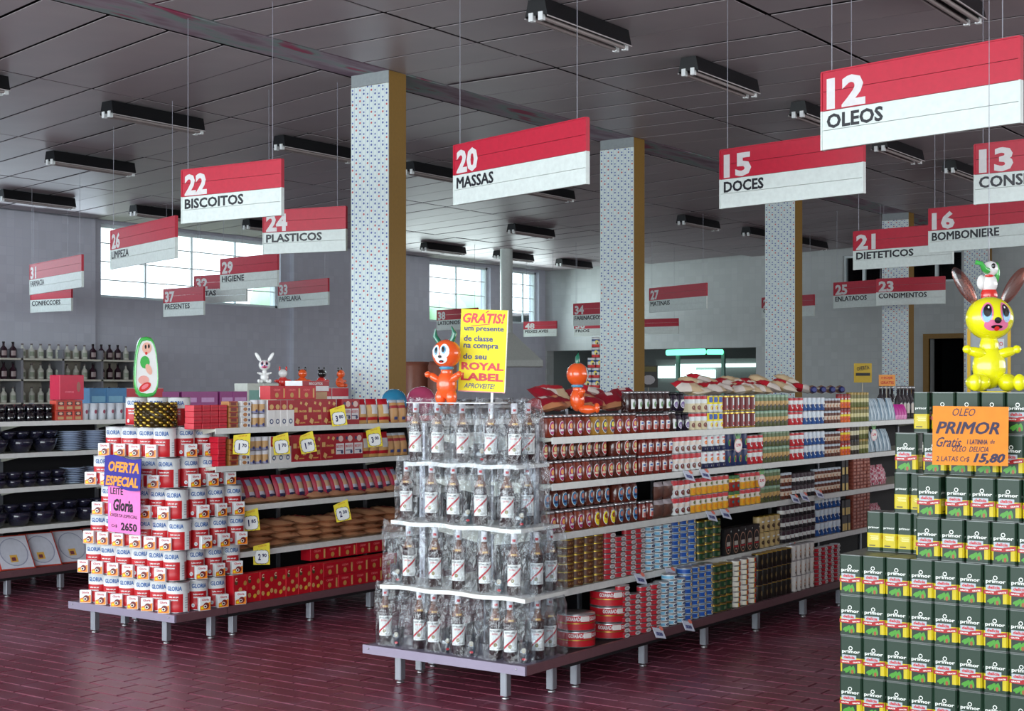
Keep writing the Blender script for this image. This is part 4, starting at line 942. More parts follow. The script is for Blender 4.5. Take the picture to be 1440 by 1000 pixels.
def pouch(key, desc, w, h, d, fn, cat='packet', name='packet', nx=8, nz=8, bump=0.):
    """pillow pack standing up: fn(u,v)->material of the front cell"""
    mb = MB(); random.seed(len(key) + nx)
    def P(i, j, s):
        u = i / nx; v = j / nz; t = (math.sin(math.pi * min(1, max(0, u))) ** .45) * (math.sin(math.pi * v) ** .5)
        return ((u - .5) * w * (1 - .06 * math.sin(math.pi * v)), s * d / 2 * t + (random.uniform(-bump, bump) if 0 < i < nx and 0 < j < nz else 0), v * h)
    for s in (-1, 1):
        vs = [P(i, j, s) for j in range(nz + 1) for i in range(nx + 1)]; fs = []; mm = []
        for j in range(nz):
            for i in range(nx):
                q = (j * (nx + 1) + i, j * (nx + 1) + i + 1, (j + 1) * (nx + 1) + i + 1, (j + 1) * (nx + 1) + i)
                fs.append(q if s < 0 else q[::-1]); mm.append(fn((i + .5) / nx, (j + .5) / nz))
        mb.add(vs, fs, lambda n: mm[n], True)
    reg(key, Proto(name, cat, mb, (), w, d, h), desc)
def carton(key, desc, w, h, d, base, fn, cat='box', name='carton', ch=.0015):
    mb = MB().chbox((0, 0, h / 2), (w, d, h), base, ch); fn(mb, w, h, -d / 2 - .0006)
    # same print on the right side
    reg(key, Proto(name, cat, mb, (), w + .002, d, h), desc)
CRK = C(214, 170, 104); REDB = C(166, 16, 34)
def crackers(mb, w, h, y):
    random.seed(4)
    for x, z, s, r in ((-.3, .6, .022, .78), (-.2, .18, .022, .3), (.3, .32, .02, .9), (.34, .82, .016, .2), (.02, .86, .012, .5)):
        mb.disc(w * x, h * z, s, s, CRK, yo=y, n=4, rot=r)
    mb.text('CRACKER', w * .12, h * .55, w * .5, h * .07, C(236, 200, 110), yo=y, bold=.02).text('CREAM', w * .1, h * .12, w * .34, h * .05, C(236, 200, 110), yo=y, bold=.01)
carton('bC', 'red cracker box with biscuit pictures', .145, .172, .05, REDB, crackers)
carton('bR', 'plain red ribbed biscuit packet', .062, .035, .08, C(198, 14, 44), lambda mb, w, h, y: mb.rect(-w * .5, w * .5, h * .46, h * .54, C(140, 10, 30), yo=y), 'packet', 'biscuit_packet')
carton('bT', 'wafer packet with brown and gold wrapper', .075, .032, .07, C(178, 120, 60), lambda mb, w, h, y: mb.rect(-w * .3, w * .3, h * .2, h * .8, C(120, 40, 34), yo=y).rect(-w * .5, w * .5, h * .82, h * .98, REDB, yo=y), 'packet', 'wafer_packet')
carton('bW', 'white wafer packet with brown print', .085, .032, .07, C(232, 232, 230), lambda mb, w, h, y: mb.disc(-w * .1, h * .5, w * .22, h * .36, C(190, 130, 80), yo=y, n=8).rect(w * .2, w * .36, h * .2, h * .7, C(50, 60, 110), yo=y), 'packet', 'wafer_packet')
can('rT', 'roll of biscuits in clear and white wrapper', .025, .085, [(.2, C(150, 150, 180)), (.7, C(206, 164, 110)), (1, C(220, 220, 224))], lambda mb, R, h: mb.disc(0, h * .2, .010, .010, C(40, 50, 120), R=R, n=8), 10, False, 'packet', 'biscuit_roll', C(200, 200, 210))
carton('pR', 'tall white biscuit packet with red top', .062, .170, .05, C(230, 228, 226), lambda mb, w, h, y: mb.rect(-w * .5, w * .5, h * .62, h * .99, REDB, yo=y).disc(0, h * .74, w * .3, h * .1, CRK, yo=y - .0004, n=8).disc(0, h * .2, w * .26, w * .26, C(40, 56, 110), yo=y, n=12).disc(0, h * .2, w * .15, w * .15, WHITE, yo=y - .0004, n=10), 'packet', 'biscuit_packet')
carton('pQ', 'red biscuit packet with white label', .098, .172, .05, REDB, lambda mb, w, h, y: mb.rect(-w * .38, w * .42, h * .2, h * .62, C(222, 218, 220), yo=y).text('BISCOITO', 0, h * .5, w * .66, h * .1, RED, yo=y - .0004, bold=.02).disc(w * .1, h * .80, w * .24, h * .12, C(220, 190, 180), yo=y, n=10).disc(-w * .24, h * .82, w * .12, h * .07, C(60, 50, 90), yo=y - .0003, n=8).disc(w * .22, h * .28, w * .12, w * .12, C(50, 56, 100), yo=y - .0003, n=8).rect(-w * .3, w * .3, h * .33, h * .36, C(70, 70, 110), yo=y - .0003), 'packet', 'biscuit_packet')
def bagfn(top, mid, low): return lambda u, v: top if v > .72 else (mid if .2 < u < .85 and v > .34 else (low if v < .12 or .18 < v < .3 else CRK))
pouch('kB', 'clear bag of cookies with white label', .105, .17, .06, lambda u, v: C(190, 20, 40) if v > .78 or .16 < v < .28 else (C(222, 220, 222) if u > .28 and v > .34 else CRK), name='cookie_bag', bump=.002)
pouch('kC', 'small clear bag of biscuits with blue print', .08, .16, .055, lambda u, v: C(200, 206, 214) if v > .85 else (C(70, 80, 140) if .1 < v < .25 and .3 < u < .7 else (C(170, 40, 50) if .6 < v < .7 else C(206, 156, 100))), name='biscuit_bag', bump=.002)
pouch('kP', 'maroon bag of rusks with clear windows', .085, .175, .05, lambda u, v: C(168, 30, 60) if u < .2 or u > .88 or v > .9 else (C(160, 168, 196) if .6 < v < .86 else C(214, 176, 140) if .36 < v < .6 else C(200, 200, 214) if .22 < v < .36 else C(40, 40, 80) if .14 < v < .22 else C(168, 30, 60)), name='rusk_bag', bump=.0015)
pouch('kM', 'flat bag of pasta', .2, .25, .055, lambda u, v: C(178, 60, 66) if .35 < u < .6 and .3 < v < .7 or v > .9 else C(204, 150, 112), name='pasta_bag', bump=.006)
pouch('kR', 'red bag of sweets with white badge', .15, .16, .07, lambda u, v: C(240, 226, 220) if .4 < u < .62 and .5 < v < .78 else C(150, 16, 38) if v > .12 else C(190, 130, 90), name='sweet_bag', bump=.004)
pouch('kS', 'red and white bag of snacks', .16, .17, .06, lambda u, v: C(190, 26, 44) if v > .45 else C(212, 188, 152) if u > .5 else C(230, 220, 210), name='snack_bag', bump=.006)
pouch('kT', 'clear bag of brown pasta with beige top', .17, .17, .06, lambda u, v: C(214, 190, 150) if v > .3 else C(226, 216, 196), name='snack_bag', bump=.006)
pouch('kN', 'clear nut bag', .1, .1, .05, lambda u, v: C(96, 60, 50) if v < .7 else C(170, 160, 164), name='nut_bag', bump=.004)
pouch('kK', 'pale blue plastic packet leaning back', .075, .17, .03, lambda u, v: C(190, 206, 216) if (int(u * 8) % 3) else C(110, 140, 160), name='plastic_packet', bump=.002)
pouch('kI', 'pink and white printed bag', .12, .15, .05, lambda u, v: C(232, 196, 204) if int(u * 8 + v * 8) % 2 else C(196, 70, 100), name='printed_bag', bump=.006)
pouch('kG', 'magenta packet', .06, .12, .04, lambda u, v: C(196, 40, 150) if v > .3 else C(230, 150, 200), name='plastic_packet')
carton('bK', 'black pack with round cream label', .092, .16, .07, C(20, 18, 20), lambda mb, w, h, y: mb.disc(0, h * .42, w * .42, h * .38, C(222, 170, 140), yo=y, n=18).disc(0, h * .42, w * .38, h * .345, C(26, 18, 20), yo=y - .0003, n=18).rect(-w * .26, w * .26, h * .34, h * .5, C(206, 200, 190), yo=y - .0006).rect(-w * .3, w * .3, h * .26, h * .32, RED, yo=y - .0006).disc(0, h * .2, w * .1, w * .06, C(206, 200, 190), yo=y - .0006, n=8).disc(w * .4, h * .88, w * .06, w * .06, WHITE, yo=y, n=8), 'packet', 'coffee_pack')
carton('bB', 'small reddish brown bar', .058, .024, .06, C(150, 76, 60), lambda mb, w, h, y: mb.rect(-w * .3, w * .3, h * .3, h * .8, C(200, 130, 110), yo=y), 'packet', 'bar_packet')
carton('bY', 'black carton with yellow square', .05, .11, .05, BLACK, lambda mb, w, h, y: mb.rect(-w * .36, w * .36, h * .05, h * .5, C(226, 196, 110), yo=y), 'box', 'carton')
carton('bS', 'red cracker case', .15, .085, .09, C(190, 20, 38), lambda mb, w, h, y: (mb.text('CREAM', -w * .1, h * .7, w * .4, h * .16, C(236, 120, 120), yo=y, bold=.02), mb.disc(-w * .1, h * .3, h * .2, h * .2, C(200, 150, 80), yo=y, n=8), mb.rect(w * .3, w * .4, h * .1, h * .8, CRK, yo=y)), 'box', 'cracker_case')
carton('bZ', 'shiny red upright packet with biscuit pictures', .115, .175, .07, C(196, 20, 36), lambda mb, w, h, y: [mb.disc(w * x, h * z, .016, .014, c, yo=y - .0002 * q, n=6, rot=x * 4) for q, (x, z, c) in enumerate(((-.3, .25, CRK), (.1, .2, C(230, 180, 60)), (.0, .5, CRK), (.35, .7, C(190, 140, 70)), (-.3, .75, C(90, 70, 40)), (.35, .3, CRK)))] and mb.text('C', -w * .3, h * .85, w * .16, h * .14, CREAM, yo=y - .001, bold=.03), 'packet', 'biscuit_packet')
# slab boxes etc.

SH = ['top shelf', 'second shelf', 'third shelf', 'fourth shelf', 'bottom deck']
def fill(shop, af, shelf, x0, x1, key, layers=1, lift=0., rz=90., tilt=0., inset=.012, jit=2., ranks=1, where='', skip=None, flatlie=False, gap=0.):
    p = PR[key]; b0, b1 = b_at(x0, af), b_at(x1, af); wd = p.w + gap
    n = max(1, round((b1 - b0) / wd)); st = (b1 - b0) / n
    for i in range(n):
        for q in range(ranks):
            L_ = layers if not callable(layers) else layers(i)
            for j in range(L_):
                b = b0 + (i + .5) * st
                a = af - inset - p.d / 2 - q * (p.d + .004) + random.uniform(-.003, .002)
                z = SZ[shelf] + .002 + lift + j * (p.h + .001)
                lab = mk(p.desc, (where or SH[shelf] + ' ' + shop), layname(j, L_) + (' layer' if L_ == 2 else ''), ('behind ' if q else '') + colname(i, n))
                if flatlie:
                    h = p.h; z = SZ[shelf] + lift + p.d * .40 + j * p.d * .72
                    o = p.place((af - inset - p.h * random.uniform(.0, .12), b + random.uniform(-.02, .02), z), 0, lab, p.group + ', ' + SH[shelf], rot=(R_(-90 + random.uniform(-5, 5)), 0, R_(90 + random.uniform(-8, 8))))
                elif tilt:
                    t_ = R_(tilt + random.uniform(-3, 3))
                    p.place((a + math.sin(t_) * 0, b, z + p.d * .2 * abs(math.sin(t_))), 0, lab, p.group + ', ' + SH[shelf], rot=(-t_, 0, R_(rz)))
                else:
                    p.place((a, b, z), R_(rz + random.uniform(-jit, jit)), lab, p.group + ', ' + SH[shelf])
random.seed(31)
A2 = -4.0; D2 = -3.89; G = 'jar gondola'
T = [  # shelf, x0, x1, key, layers, kwargs
 (0, 774, 838, 'jM', 1, {}), (0, 838, 870, 'jY', 1, {}), (0, 870, 902, 'jM', 1, dict(where='top shelf centre')), (0, 902, 948, 'jS', 1, {}), (0, 948, 956, 'jD', 1, {}), (0, 956, 975, 'jP', 1, {}),
 (0, 975, 1000, 'cF', 2, {}), (0, 1000, 1022, 'cY', 2, {}), (0, 1022, 1067, 'cD', 2, {}), (0, 1067, 1113, 'cG', 2, {}), (0, 1114, 1134, 'cR', 2, {}), (0, 1134, 1164, 'cB', 2, {}), (0, 1164, 1186, 'cN', 2, {}), (0, 1186, 1200, 'cO', 2, {}), (0, 1200, 1226, 'cL', 2, {}),
 (1, 774, 838, 'jM', 1, {}), (1, 838, 868, 'jR', 1, {}), (1, 868, 902, 'jR', 2, dict(where='second shelf centre')), (1, 774, 868, 'jR', 1, dict(lift=.114, inset=.05, where='second shelf shaded')), (1, 904, 952, 'jS', 2, {}), (1, 952, 992, 'cA', 2, {}), (1, 992, 1025, 'cW', 2, {}), (1, 1025, 1056, 'cV', 2, {}), (1, 1056, 1078, 'cR', 2, {}), (1, 1078, 1115, 'cG', 2, {}), (1, 1116, 1135, 'cR', 2, dict(where='second shelf right')), (1, 1135, 1164, 'cB', 2, {}), (1, 1164, 1186, 'cN', 2, {}), (1, 1186, 1200, 'cO', 2, {}), (1, 1200, 1212, 'cK', 2, {}), (1, 1212, 1226, 'cL', 2, {}),
 (2, 776, 838, 'jM', 1, {}), (2, 838, 872, 'jW', 1, {}), (2, 872, 902, 'jB', 2, {}), (2, 776, 872, 'jB', 1, dict(lift=.114, inset=.05, where='third shelf shaded')), (2, 904, 926, 'jS', 1, {}), (2, 927, 952, 'kN', 2, {}), (2, 952, 976, 'cA', 2, {}), (2, 976, 1030, 'cP', 2, {}), (2, 1031, 1046, 'cE', 2, {}), (2, 1046, 1075, 'cP', 2, dict(where='third shelf centre')), (2, 1075, 1102, 'cG', 2, {}), (2, 1103, 1118, 'cN', 2, {}), (2, 1118, 1150, 'cX', 2, {}), (2, 1150, 1186, 'cN', 2, dict(where='third shelf right')), (2, 1186, 1196, 'bY', 2, {}), (2, 1202, 1226, 'bB', 9, {}),
 (3, 800, 856, 'tB', lambda i: (7, 6, 7, 7, 7)[i % 5], {}), (3, 857, 914, 'tS', lambda i: (10, 8, 9, 9)[i % 4], {}), (3, 915, 952, 'tL', lambda i: (8, 9, 9)[i % 3], {}), (3, 952, 986, 'tN', 7, {}), (3, 987, 1020, 'tG', 5, {}), (3, 1022, 1071, 'bK', 1, {}), (3, 1073, 1102, 'cT', 2, {}), (3, 1104, 1151, 'cX', 3, {}), (3, 1152, 1186, 'cB', 3, dict(where='fourth shelf right')), (3, 1187, 1198, 'bY', 2, {}), (3, 1202, 1226, 'bB', 11, {}),
]
for sh, x0, x1, key, lay, kw in T: fill(G, A2, sh, x0, x1, key, lay, **kw)
for x0, x1, key, lay in ((877, 936, 'tS', lambda i: (10, 8, 9, 9)[i % 4]), (936, 970, 'tL', lambda i: (8, 9, 8)[i % 3]), (970, 1009, 'tN', 8), (1010, 1036, 'tG', 6), (1037, 1070, 'tW', 9), (1071, 1118, 'cI', 3), (1119, 1150, 'cZ', 3), (1151, 1186, 'tS', 9)):
    fill(G, D2, 4, x0, x1, key, lay, where='bottom deck right' if x0 == 1151 else '')
g = PR['goi']
for i, (x, lay) in enumerate(((806, 2), (852, 3))):
    for j in range(lay): g.place((D2 - .115, b_at(x, D2 - .1) + .05, SZ[4] + .004 + j * g.h), R_(70 + random.uniform(-10, 10)), mk(g.desc, ('left stack', 'right stack')[i], layname(j, lay)), g.group)
# leaning plastic packets and pink bags at the far end
for sh, x0, x1, key in ((0, 1228, 1268, 'kK'), (1, 1228, 1262, 'kK'), (0, 1269, 1284, 'kG'), (2, 1228, 1256, 'kI'), (3, 1228, 1250, 'kI')):
    fill(G, A2, sh, x0, x1, key, 1, inset=.03, tilt=14)
# second layer and heap on top of the jar gondola
fill(G, A2, 0, 888, 948, 'jD', 1, lift=.116, where='upper layer top shelf')
fill(G, A2, 0, 950, 968, 'jP', 1, lift=.116, where='upper layer top shelf')
def heap(keys, x0, x1, n, a0, a1, z0, z1, shop):
    cnt = {}
    for i in range(n):
        key = keys[i % len(keys)]; p = PR[key]; a = random.uniform(a0, a1)
        x = x0 + (x1 - x0) * (i + .5) / n; b = b_at(x, (a0 + a1) / 2) + random.uniform(-.03, .03); cnt[key] = cnt.get(key, 0) + 1
        p.place((a, b, random.uniform(z0, z1)), 0, mk(p.desc, shop, ORD[cnt[key] - 1] + ' from left'), p.group + ' heaped on ' + shop, rot=(R_(random.uniform(-85, -60)), R_(random.uniform(-12, 12)), R_(random.uniform(50, 130))))
heap(['kR'], 762, 888, 7, -4.16, -4.08, 1.39, 1.40, 'front heap above preserve jars')
heap(['kR', 'kS', 'kR'], 768, 888, 7, -4.3, -4.2, 1.42, 1.45, 'rear heap above preserve jars')
heap(['kS', 'kT', 'kS', 'kS'], 972, 1140, 17, -4.22, -4.10, 1.465, 1.475, 'heap above fruit cans')
heap(['kT', 'kS'], 985, 1120, 9, -4.36, -4.26, 1.49, 1.52, 'rear heap above fruit cans')
for i in range(4):
    b = b_at(1142 + i * 13, -4.12)
    MB().tube([(-.1, 0, .03), (0, 0, .032), (.1, 0, .03)], [.026, .03, .024], C(150, 106, 60), 8).tube([(.1, 0, .03), (.14, 0, .03)], [.025, .012], RED, 8).tube([(-.1, 0, .03), (-.14, 0, .03)], [.025, .014], C(40, 50, 120), 8).build('pasta_packet', None, (-4.12, b, 1.45), R_(120), mk('brown packet with red and blue ends lying on tins', colname(i, 4)), 'packet', 'brown packets on the jar gondola')
# white leaflets / price tags on the jar gondola
def tag_white(x, y, af, lbl, s=1.):
    b = b_at(x, af + .012); z = z_at(y, af + .012, b)
    t = MB().box(-.042 * s, .042 * s, -.0015, .0015, -.03, .03, C(214, 220, 236, .6)).rect(-.03 * s, .025 * s, -.018, .004, C(120, 130, 180), yo=-.002).text('3,20', 0, -.008, .045, .02, NAVY, yo=-.0026, bold=.02).disc(.03 * s, .03, .018, .014, C(240, 130, 110), yo=-.0022, n=8)
    t.build('price_tag', None, (af + .025, b, z), 0, lbl, 'price tag', 'white and pink price tags').rotation_euler = (R_(-35), R_(12), R_(80))
for i, (x, y, af) in enumerate(((966, 669, A2), (989, 667, A2), (998, 726, A2), (1018, 723, A2), (1116, 702, A2), (1129, 699, A2), (1150, 695, A2), (898, 814, A2), (941, 806, A2), (1115, 770, A2), (924, 890, D2), (965, 880, D2))):
    tag_white(x, y, af, mk('white price tag with pink spot', ('under the apple cans, left', 'under the apple cans, right', 'under the peach cans, left', 'under the peach cans, right', 'third shelf edge, leftmost of three', 'third shelf edge, middle of three', 'third shelf edge, rightmost of three', 'under upper sardine stacks', 'under upper light blue tins', 'far along the fourth shelf', 'on bottom deck edge, left', 'on bottom deck edge, right')[i]))
def pineapple(x, y, lbl):
    af = A2; b = b_at(x, af + .02); z = z_at(y, af + .02, b)
    mb = MB()
    n = 16
    for R1, m, yy in ((.036, C(236, 190, 196, .6), -.0015), (.030, C(240, 238, 232, .6), -.0025)):
        mb.disc(0, -.02, R1, R1 * 1.18, m, yo=yy, n=n)
    mb.lathe([(.036, -.0012), (.036, .0012)], C(240, 238, 232, .6), 16) if False else None
    mb.text('2,90', 0, -.018, .042, .022, C(210, 60, 90), yo=-.0034, bold=.03)
    t = mb.build('price_tag', None, (af + .02, b, z), R_(75), lbl, 'price tag', 'pineapple shaped price tags')
    lf = MB()
    for q in (-.5, -.2, .1, .4): lf.add([(q * .02 - .006, -.001, .018), (q * .02 + .006, -.001, .018), (q * .07, -.001, .066)], [(0, 1, 2)], C(120, 176, 110, .6))
    lf.build('leaf_crown', t); return t
pineapple(1038, 622, 'pineapple shaped price tag under the dark red cans'); pineapple(1071, 672, 'pineapple shaped price tag above the peach cans'); pineapple(1229, 608, 'pineapple shaped price tag at the far end of the top shelf')

# ------------------------------------------------------------------ biscuit gondola
A3 = -6.51; D3 = -6.40; G = 'biscuit gondola'
T = [(0, 274, 322, 'bR', 4, dict(gap=0)), (0, 322, 339, 'bT', 5, {}), (0, 339, 357, 'bW', 5, {}), (0, 358, 378, 'rT', 2, {}), (0, 379, 415, 'pR', 1, {}), (0, 415, 474, 'bC', 1, {}), (0, 484, 506, 'pQ', 1, {}), (0, 507, 554, 'kB', 1, dict(tilt=8)), (0, 555, 578, 'kC', 1, dict(tilt=8)),
     (1, 306, 322, 'bR', 5, {}), (1, 322, 340, 'bT', 5, dict(where='second shelf')), (1, 340, 354, 'bW', 5, {}), (1, 354, 382, 'rT', 2, {}), (1, 382, 412, 'pR', 1, {}), (1, 413, 473, 'bC', 1, {}), (1, 473, 512, 'pQ', 1, {}), (1, 512, 552, 'kB', 1, dict(tilt=8)), (1, 552, 578, 'kC', 1, dict(tilt=8)),
     (2, 316, 575, 'kP', 1, dict(tilt=24, inset=.05, gap=0)), (3, 322, 580, 'kM', 4, dict(flatlie=True, gap=.01))]
for sh, x0, x1, key, lay, kw in T: fill(G, A3, sh, x0, x1, key, lay, **kw)
fill(G, A3, 2, 318, 575, 'kM', 1, flatlie=True, lift=-.004, where='under rusks, third shelf', inset=.0)
fill(G, D3, 4, 330, 456, 'bZ', 1); fill(G, D3, 4, 457, 560, 'bS', 2)
fill(G, D3, 4, 457, 560, 'bS', 1, lift=.09 * 2, inset=.12, where='rear row bottom deck')
fill(G, A3, 0, 386, 448, 'bS', 1, lift=.174, inset=.03, where='on top of')
carton('bV', 'long white case with red lid', .26, .07, .16, C(228, 228, 230), lambda mb, w, h, y: (mb.rect(-w * .5, w * .5, h * .5, h * .99, REDB, yo=y), mb.text('BISCOITOS', 0, h * .74, w * .5, h * .24, WHITE, yo=y - .0005, bold=.02)), 'box', 'biscuit_case')
for i, (x, z) in enumerate(((396, 1.43), (432, 1.47))):
    b = b_at(x, -6.85)
    PR['bV'].place((-6.85, b, z), R_(90), 'long white case with red lid, %s on the biscuit gondola' % ('left' if i == 0 else 'right'), 'cases on the biscuit gondola')
    MB().chbox((0, 0, 0), (.24, .15, z - 1.25), C(190, 150, 110)).build('cardboard_box', None, (-6.85, b, (z - 1.25) / 2 + 1.247), R_(90), 'plain cardboard box under the %s red lidded case' % ('left' if i == 0 else 'right'), 'box') if False else MB().chbox((0, 0, 0), (.24, .15, z - 1.25), C(190, 150, 110), .003).build('cardboard_box', None, (-6.85, b, (z - 1.25) / 2 + 1.247), R_(90), 'plain cardboard box under the %s red lidded case' % ('left' if i == 0 else 'right'), 'box')
def burst(x, y, af, txt, lbl):
    b = b_at(x, af + .03); z = z_at(y, af + .03, b); W, H = .105, .115
    mb = MB().add([(-W / 2, -.002, 0), (W / 2, -.002, 0), (W / 2, -.002, H + .022), (-W / 2, -.002, H), (-W / 2, .002, 0), (W / 2, .002, 0), (W / 2, .002, H + .022), (-W / 2, .002, H)], [(0, 1, 2, 3), (7, 6, 5, 4), (0, 4, 5, 1), (1, 5, 6, 2), (2, 6, 7, 3), (3, 7, 4, 0)], C(240, 220, 60, .6))
    n = 40
    def zig(s, m, yy, r):
        pts = []
        for i in range(n):
            t = 2 * math.pi * i / n; e = .5; x_ = math.copysign(abs(math.cos(t)) ** e, math.cos(t)); z_ = math.copysign(abs(math.sin(t)) ** e, math.sin(t))
            q = s * (1 - (r if i % 2 else 0)); pts.append((W * .46 * x_ * q, yy, H * .42 + H * .40 * z_ * q))
        mb.add(pts + [(0, yy, H * .42)], [(i, (i + 1) % n, n) for i in range(n)], m)
    zig(1., NAVY, -.0025, .13); zig(.9, C(236, 238, 236, .6), -.003, .05)
    mb.text(txt[0], -W * .14, H * .42, W * (.07 if txt[0] == '1' else .16), H * .36, NAVY, yo=-.0035, bold=.03).text(txt[1], W * .16, H * .50, W * .28, H * .2, NAVY, yo=-.0035, bold=.03).text('OFERTA', W * .05, H * 1.01, W * .5, H * .07, C(210, 120, 40), yo=-.0025, rot=.15)
    mb.build('price_tag', None, (af + .03, b, z - .05), 0, lbl, 'price tag', 'yellow starburst price tags').rotation_euler = (R_(-10), R_(random.uniform(-10, 6)), R_(62))
for x, y, af, t, l in ((339, 628, A3, ('1', '70'), 'below the wafer packets, leftmost'), (397, 628, A3, ('1', '70'), 'below the red topped packets'), (435, 626, A3, ('1', '90'), 'below the top cracker boxes'), (528, 618, A3, ('3', '00'), 'below the cookie bags'), (478, 588, A3 + .01, ('3', '80'), 'in front of top shelf packets'), (354, 735, A3, ('1', '85'), 'third shelf edge, left'), (484, 722, A3, ('2', '30'), 'third shelf edge, right'), (368, 783, A3, ('2', '90'), 'fourth shelf edge, drooping')):
    burst(x, y, af, t, mk('yellow starburst price tag', l))

# ------------------------------------------------------------------ glassware gondola at far left
A4 = -8.99; D4 = -8.88; G = 'glassware gondola'
GLB = C(74, 80, 112, .12, coat=.5, noise=.35, scale=25); DKG = C(34, 34, 52, .1, coat=.6, noise=.3)
def cup(key, desc, R, h, m, cat='glass', name='drinking_glass', deco=None):
    mb = MB().lathe([(R * .72, 0), (R * .8, .004), (R, h), (R * .93, h), (R * .72, .01), (0, .008)], m, 14)
    if deco: deco(mb, R * .9 + .001, h)
    reg(key, Proto(name, cat, mb, (), 2 * R + .004, 2 * R, h), desc)
cup('gB', 'smoky blue glass tumbler', .038, .062, SMOKE, deco=lambda mb, R, h: mb.lathe([(R * .80, h * .3), (R * .84, h * .45)], GLB, 12, cap=False)); cup('gW', 'white tumbler with red pattern', .042, .125, C(212, 218, 226, .3), deco=lambda mb, R, h: mb.disc(0, h * .5, .012, .016, C(150, 50, 80), R=R + .001, n=8).disc(.03, h * .55, .01, .013, C(110, 60, 110), R=R + .001, n=8))
def bowlp(key, desc, R, h, m, name='glass_bowl', cat='bowl'):
    mb = MB().lathe([(R * .4, 0), (R * .62, .004), (R * .9, h * .55), (R, h), (R * .95, h), (R * .84, h * .55), (R * .5, .012), (0, .01)], m, 20)
    reg(key, Proto(name, cat, mb, (), 2 * R + .008, 2 * R, h), desc)
bowlp('bd', 'dark glass bowl', .095, .10, DKG); bowlp('bs', 'small dark glass bowl', .06, .055, DKG)
def platep():
    mb = MB().lathe([(.05, 0), (.055, .003), (.1, .012), (.1, .014), (.05, .006), (0, .006)], C(176, 190, 214, .2, coat=.4), 24)
    reg('pl', Proto('plate', 'plate', mb, (), .206, .2, .0125), 'pale blue white plate')
platep()
carton('bO', 'orange red glass set box with two panels', .085, .075, .08, C(200, 60, 40), lambda mb, w, h, y: mb.rect(-w * .3, w * .3, h * .12, h * .4, C(200, 160, 110), yo=y).rect(-w * .3, w * .3, h * .52, h * .88, C(60, 40, 50), yo=y).disc(0, h * .7, w * .2, h * .14, C(226, 180, 150), yo=y - .0004, n=8), 'box', 'glass_set_box')
fill(G, A4, 0, -60, 80, 'gB', 2, ranks=2); fill(G, A4, 0, 81, 117, 'bO', 2); fill(G, A4, 0, 118, 190, 'gW', 1, ranks=2)
fill(G, A4, 1, -50, 92, 'bd', 1); fill(G, A4, 1, -50, 92, 'bs', 1, lift=.102, inset=.05, where='stacked, second shelf'); fill(G, A4, 1, 95, 160, 'pl', 11)
fill(G, A4, 2, -50, 100, 'bs', 2); fill(G, A4, 2, 101, 160, 'pl', 9); fill(G, A4, 3, -50, 180, 'bd', 1); fill(G, A4, 3, -50, 180, 'bs', 1, lift=.102, where='stacked, fourth shelf', inset=.06)
b = b_at(94, -9.2); mb = MB().chbox((0, 0, .095), (.2, .16, .19), C(190, 16, 60), .003).disc(.055, .10, .016, .04, C(150, 90, 80), yo=-.081, n=12).text('COPOS', -.02, .06, .07, .014, C(236, 130, 150), yo=-.0808)
mb.build('gift_box', None, (-9.2, b, SZ[0] + .155), R_(80), 'large crimson box standing above the orange glass sets', 'box')
# boxed platters leaning on the bottom deck
for i, (x, lbl) in enumerate(((18, 'leftmost boxed platter with sticker on the bottom deck'), (56, 'middle boxed tray with sticker on the bottom deck'), (100, 'right boxed platter on the bottom deck'), (142, 'boxed platter beside the milk can display'))):
    b = b_at(x, D4 - .1); t = thing('boxed_platter', lbl, 'platter box', (D4 - .03, b, SZ[4] + .004), 0, 'boxed platters on the deck', rot=(R_(-38), 0, R_(78)))
    MB().box(-.13, .13, 0, .04, 0, .29, C(170, 56, 40, .5)).build('box', t); MB().box(-.12, .12, -.003, 0, .01, .28, C(196, 196, 206, .4)).build('tray', t)
    MB().disc(0, .145, .105, .12, C(150, 152, 170, .2), yo=-.004, n=24).disc(0, .145, .097, .112, C(186, 188, 198, .2), yo=-.0046, n=24).build('platter', t)
    MB().rect(-.04, .015, .06, .12, C(206, 160, 70), yo=-.0054).rect(-.03, .0, .07, .10, C(110, 50, 60), yo=-.006).build('sticker', t)
# goods on the tops behind
def row_top(key, a, xs, z, desc, name='packet', cat='packet', rz=90, sc=None):
    p = PR[key]
    for i, x in enumerate(xs):
        p.place((a, b_at(x, a), z), R_(rz + random.uniform(-6, 6)), mk(desc, colname(i, len(xs))), desc + ' row', sc=sc)
carton('bU', 'rumpled blue pack', .2, .16, .16, C(50, 120, 170), lambda mb, w, h, y: mb.rect(-w * .4, w * .3, h * .3, h * .6, C(110, 170, 200), yo=y), 'packet', 'paper_pack')
carton('bQ', 'violet pack', .2, .13, .16, C(150, 60, 130), lambda mb, w, h, y: mb.rect(-w * .4, w * .3, h * .3, h * .6, C(200, 150, 200), yo=y), 'packet', 'paper_pack')
carton('bP', 'pale carton with green print', .2, .2, .16, C(200, 206, 196), lambda mb, w, h, y: mb.rect(-w * .4, w * .4, h * .2, h * .7, C(120, 170, 160), yo=y), 'box', 'carton')
carton('bN', 'red and white carton', .22, .16, .16, C(230, 224, 224), lambda mb, w, h, y: mb.rect(-w * .5, w * .5, h * .5, h * .98, C(190, 30, 50), yo=y), 'box', 'carton')
row_top('bU', -9.37, (130, 155), 1.33, 'rumpled blue pack on the glassware gondola')
row_top('bQ', -9.37, (230, 260, 285, 312, 330), 1.33, 'violet pack behind the biscuit gondola'); row_top('bN', -9.37, (182, 206), 1.33, 'red and white carton behind the milk cans')
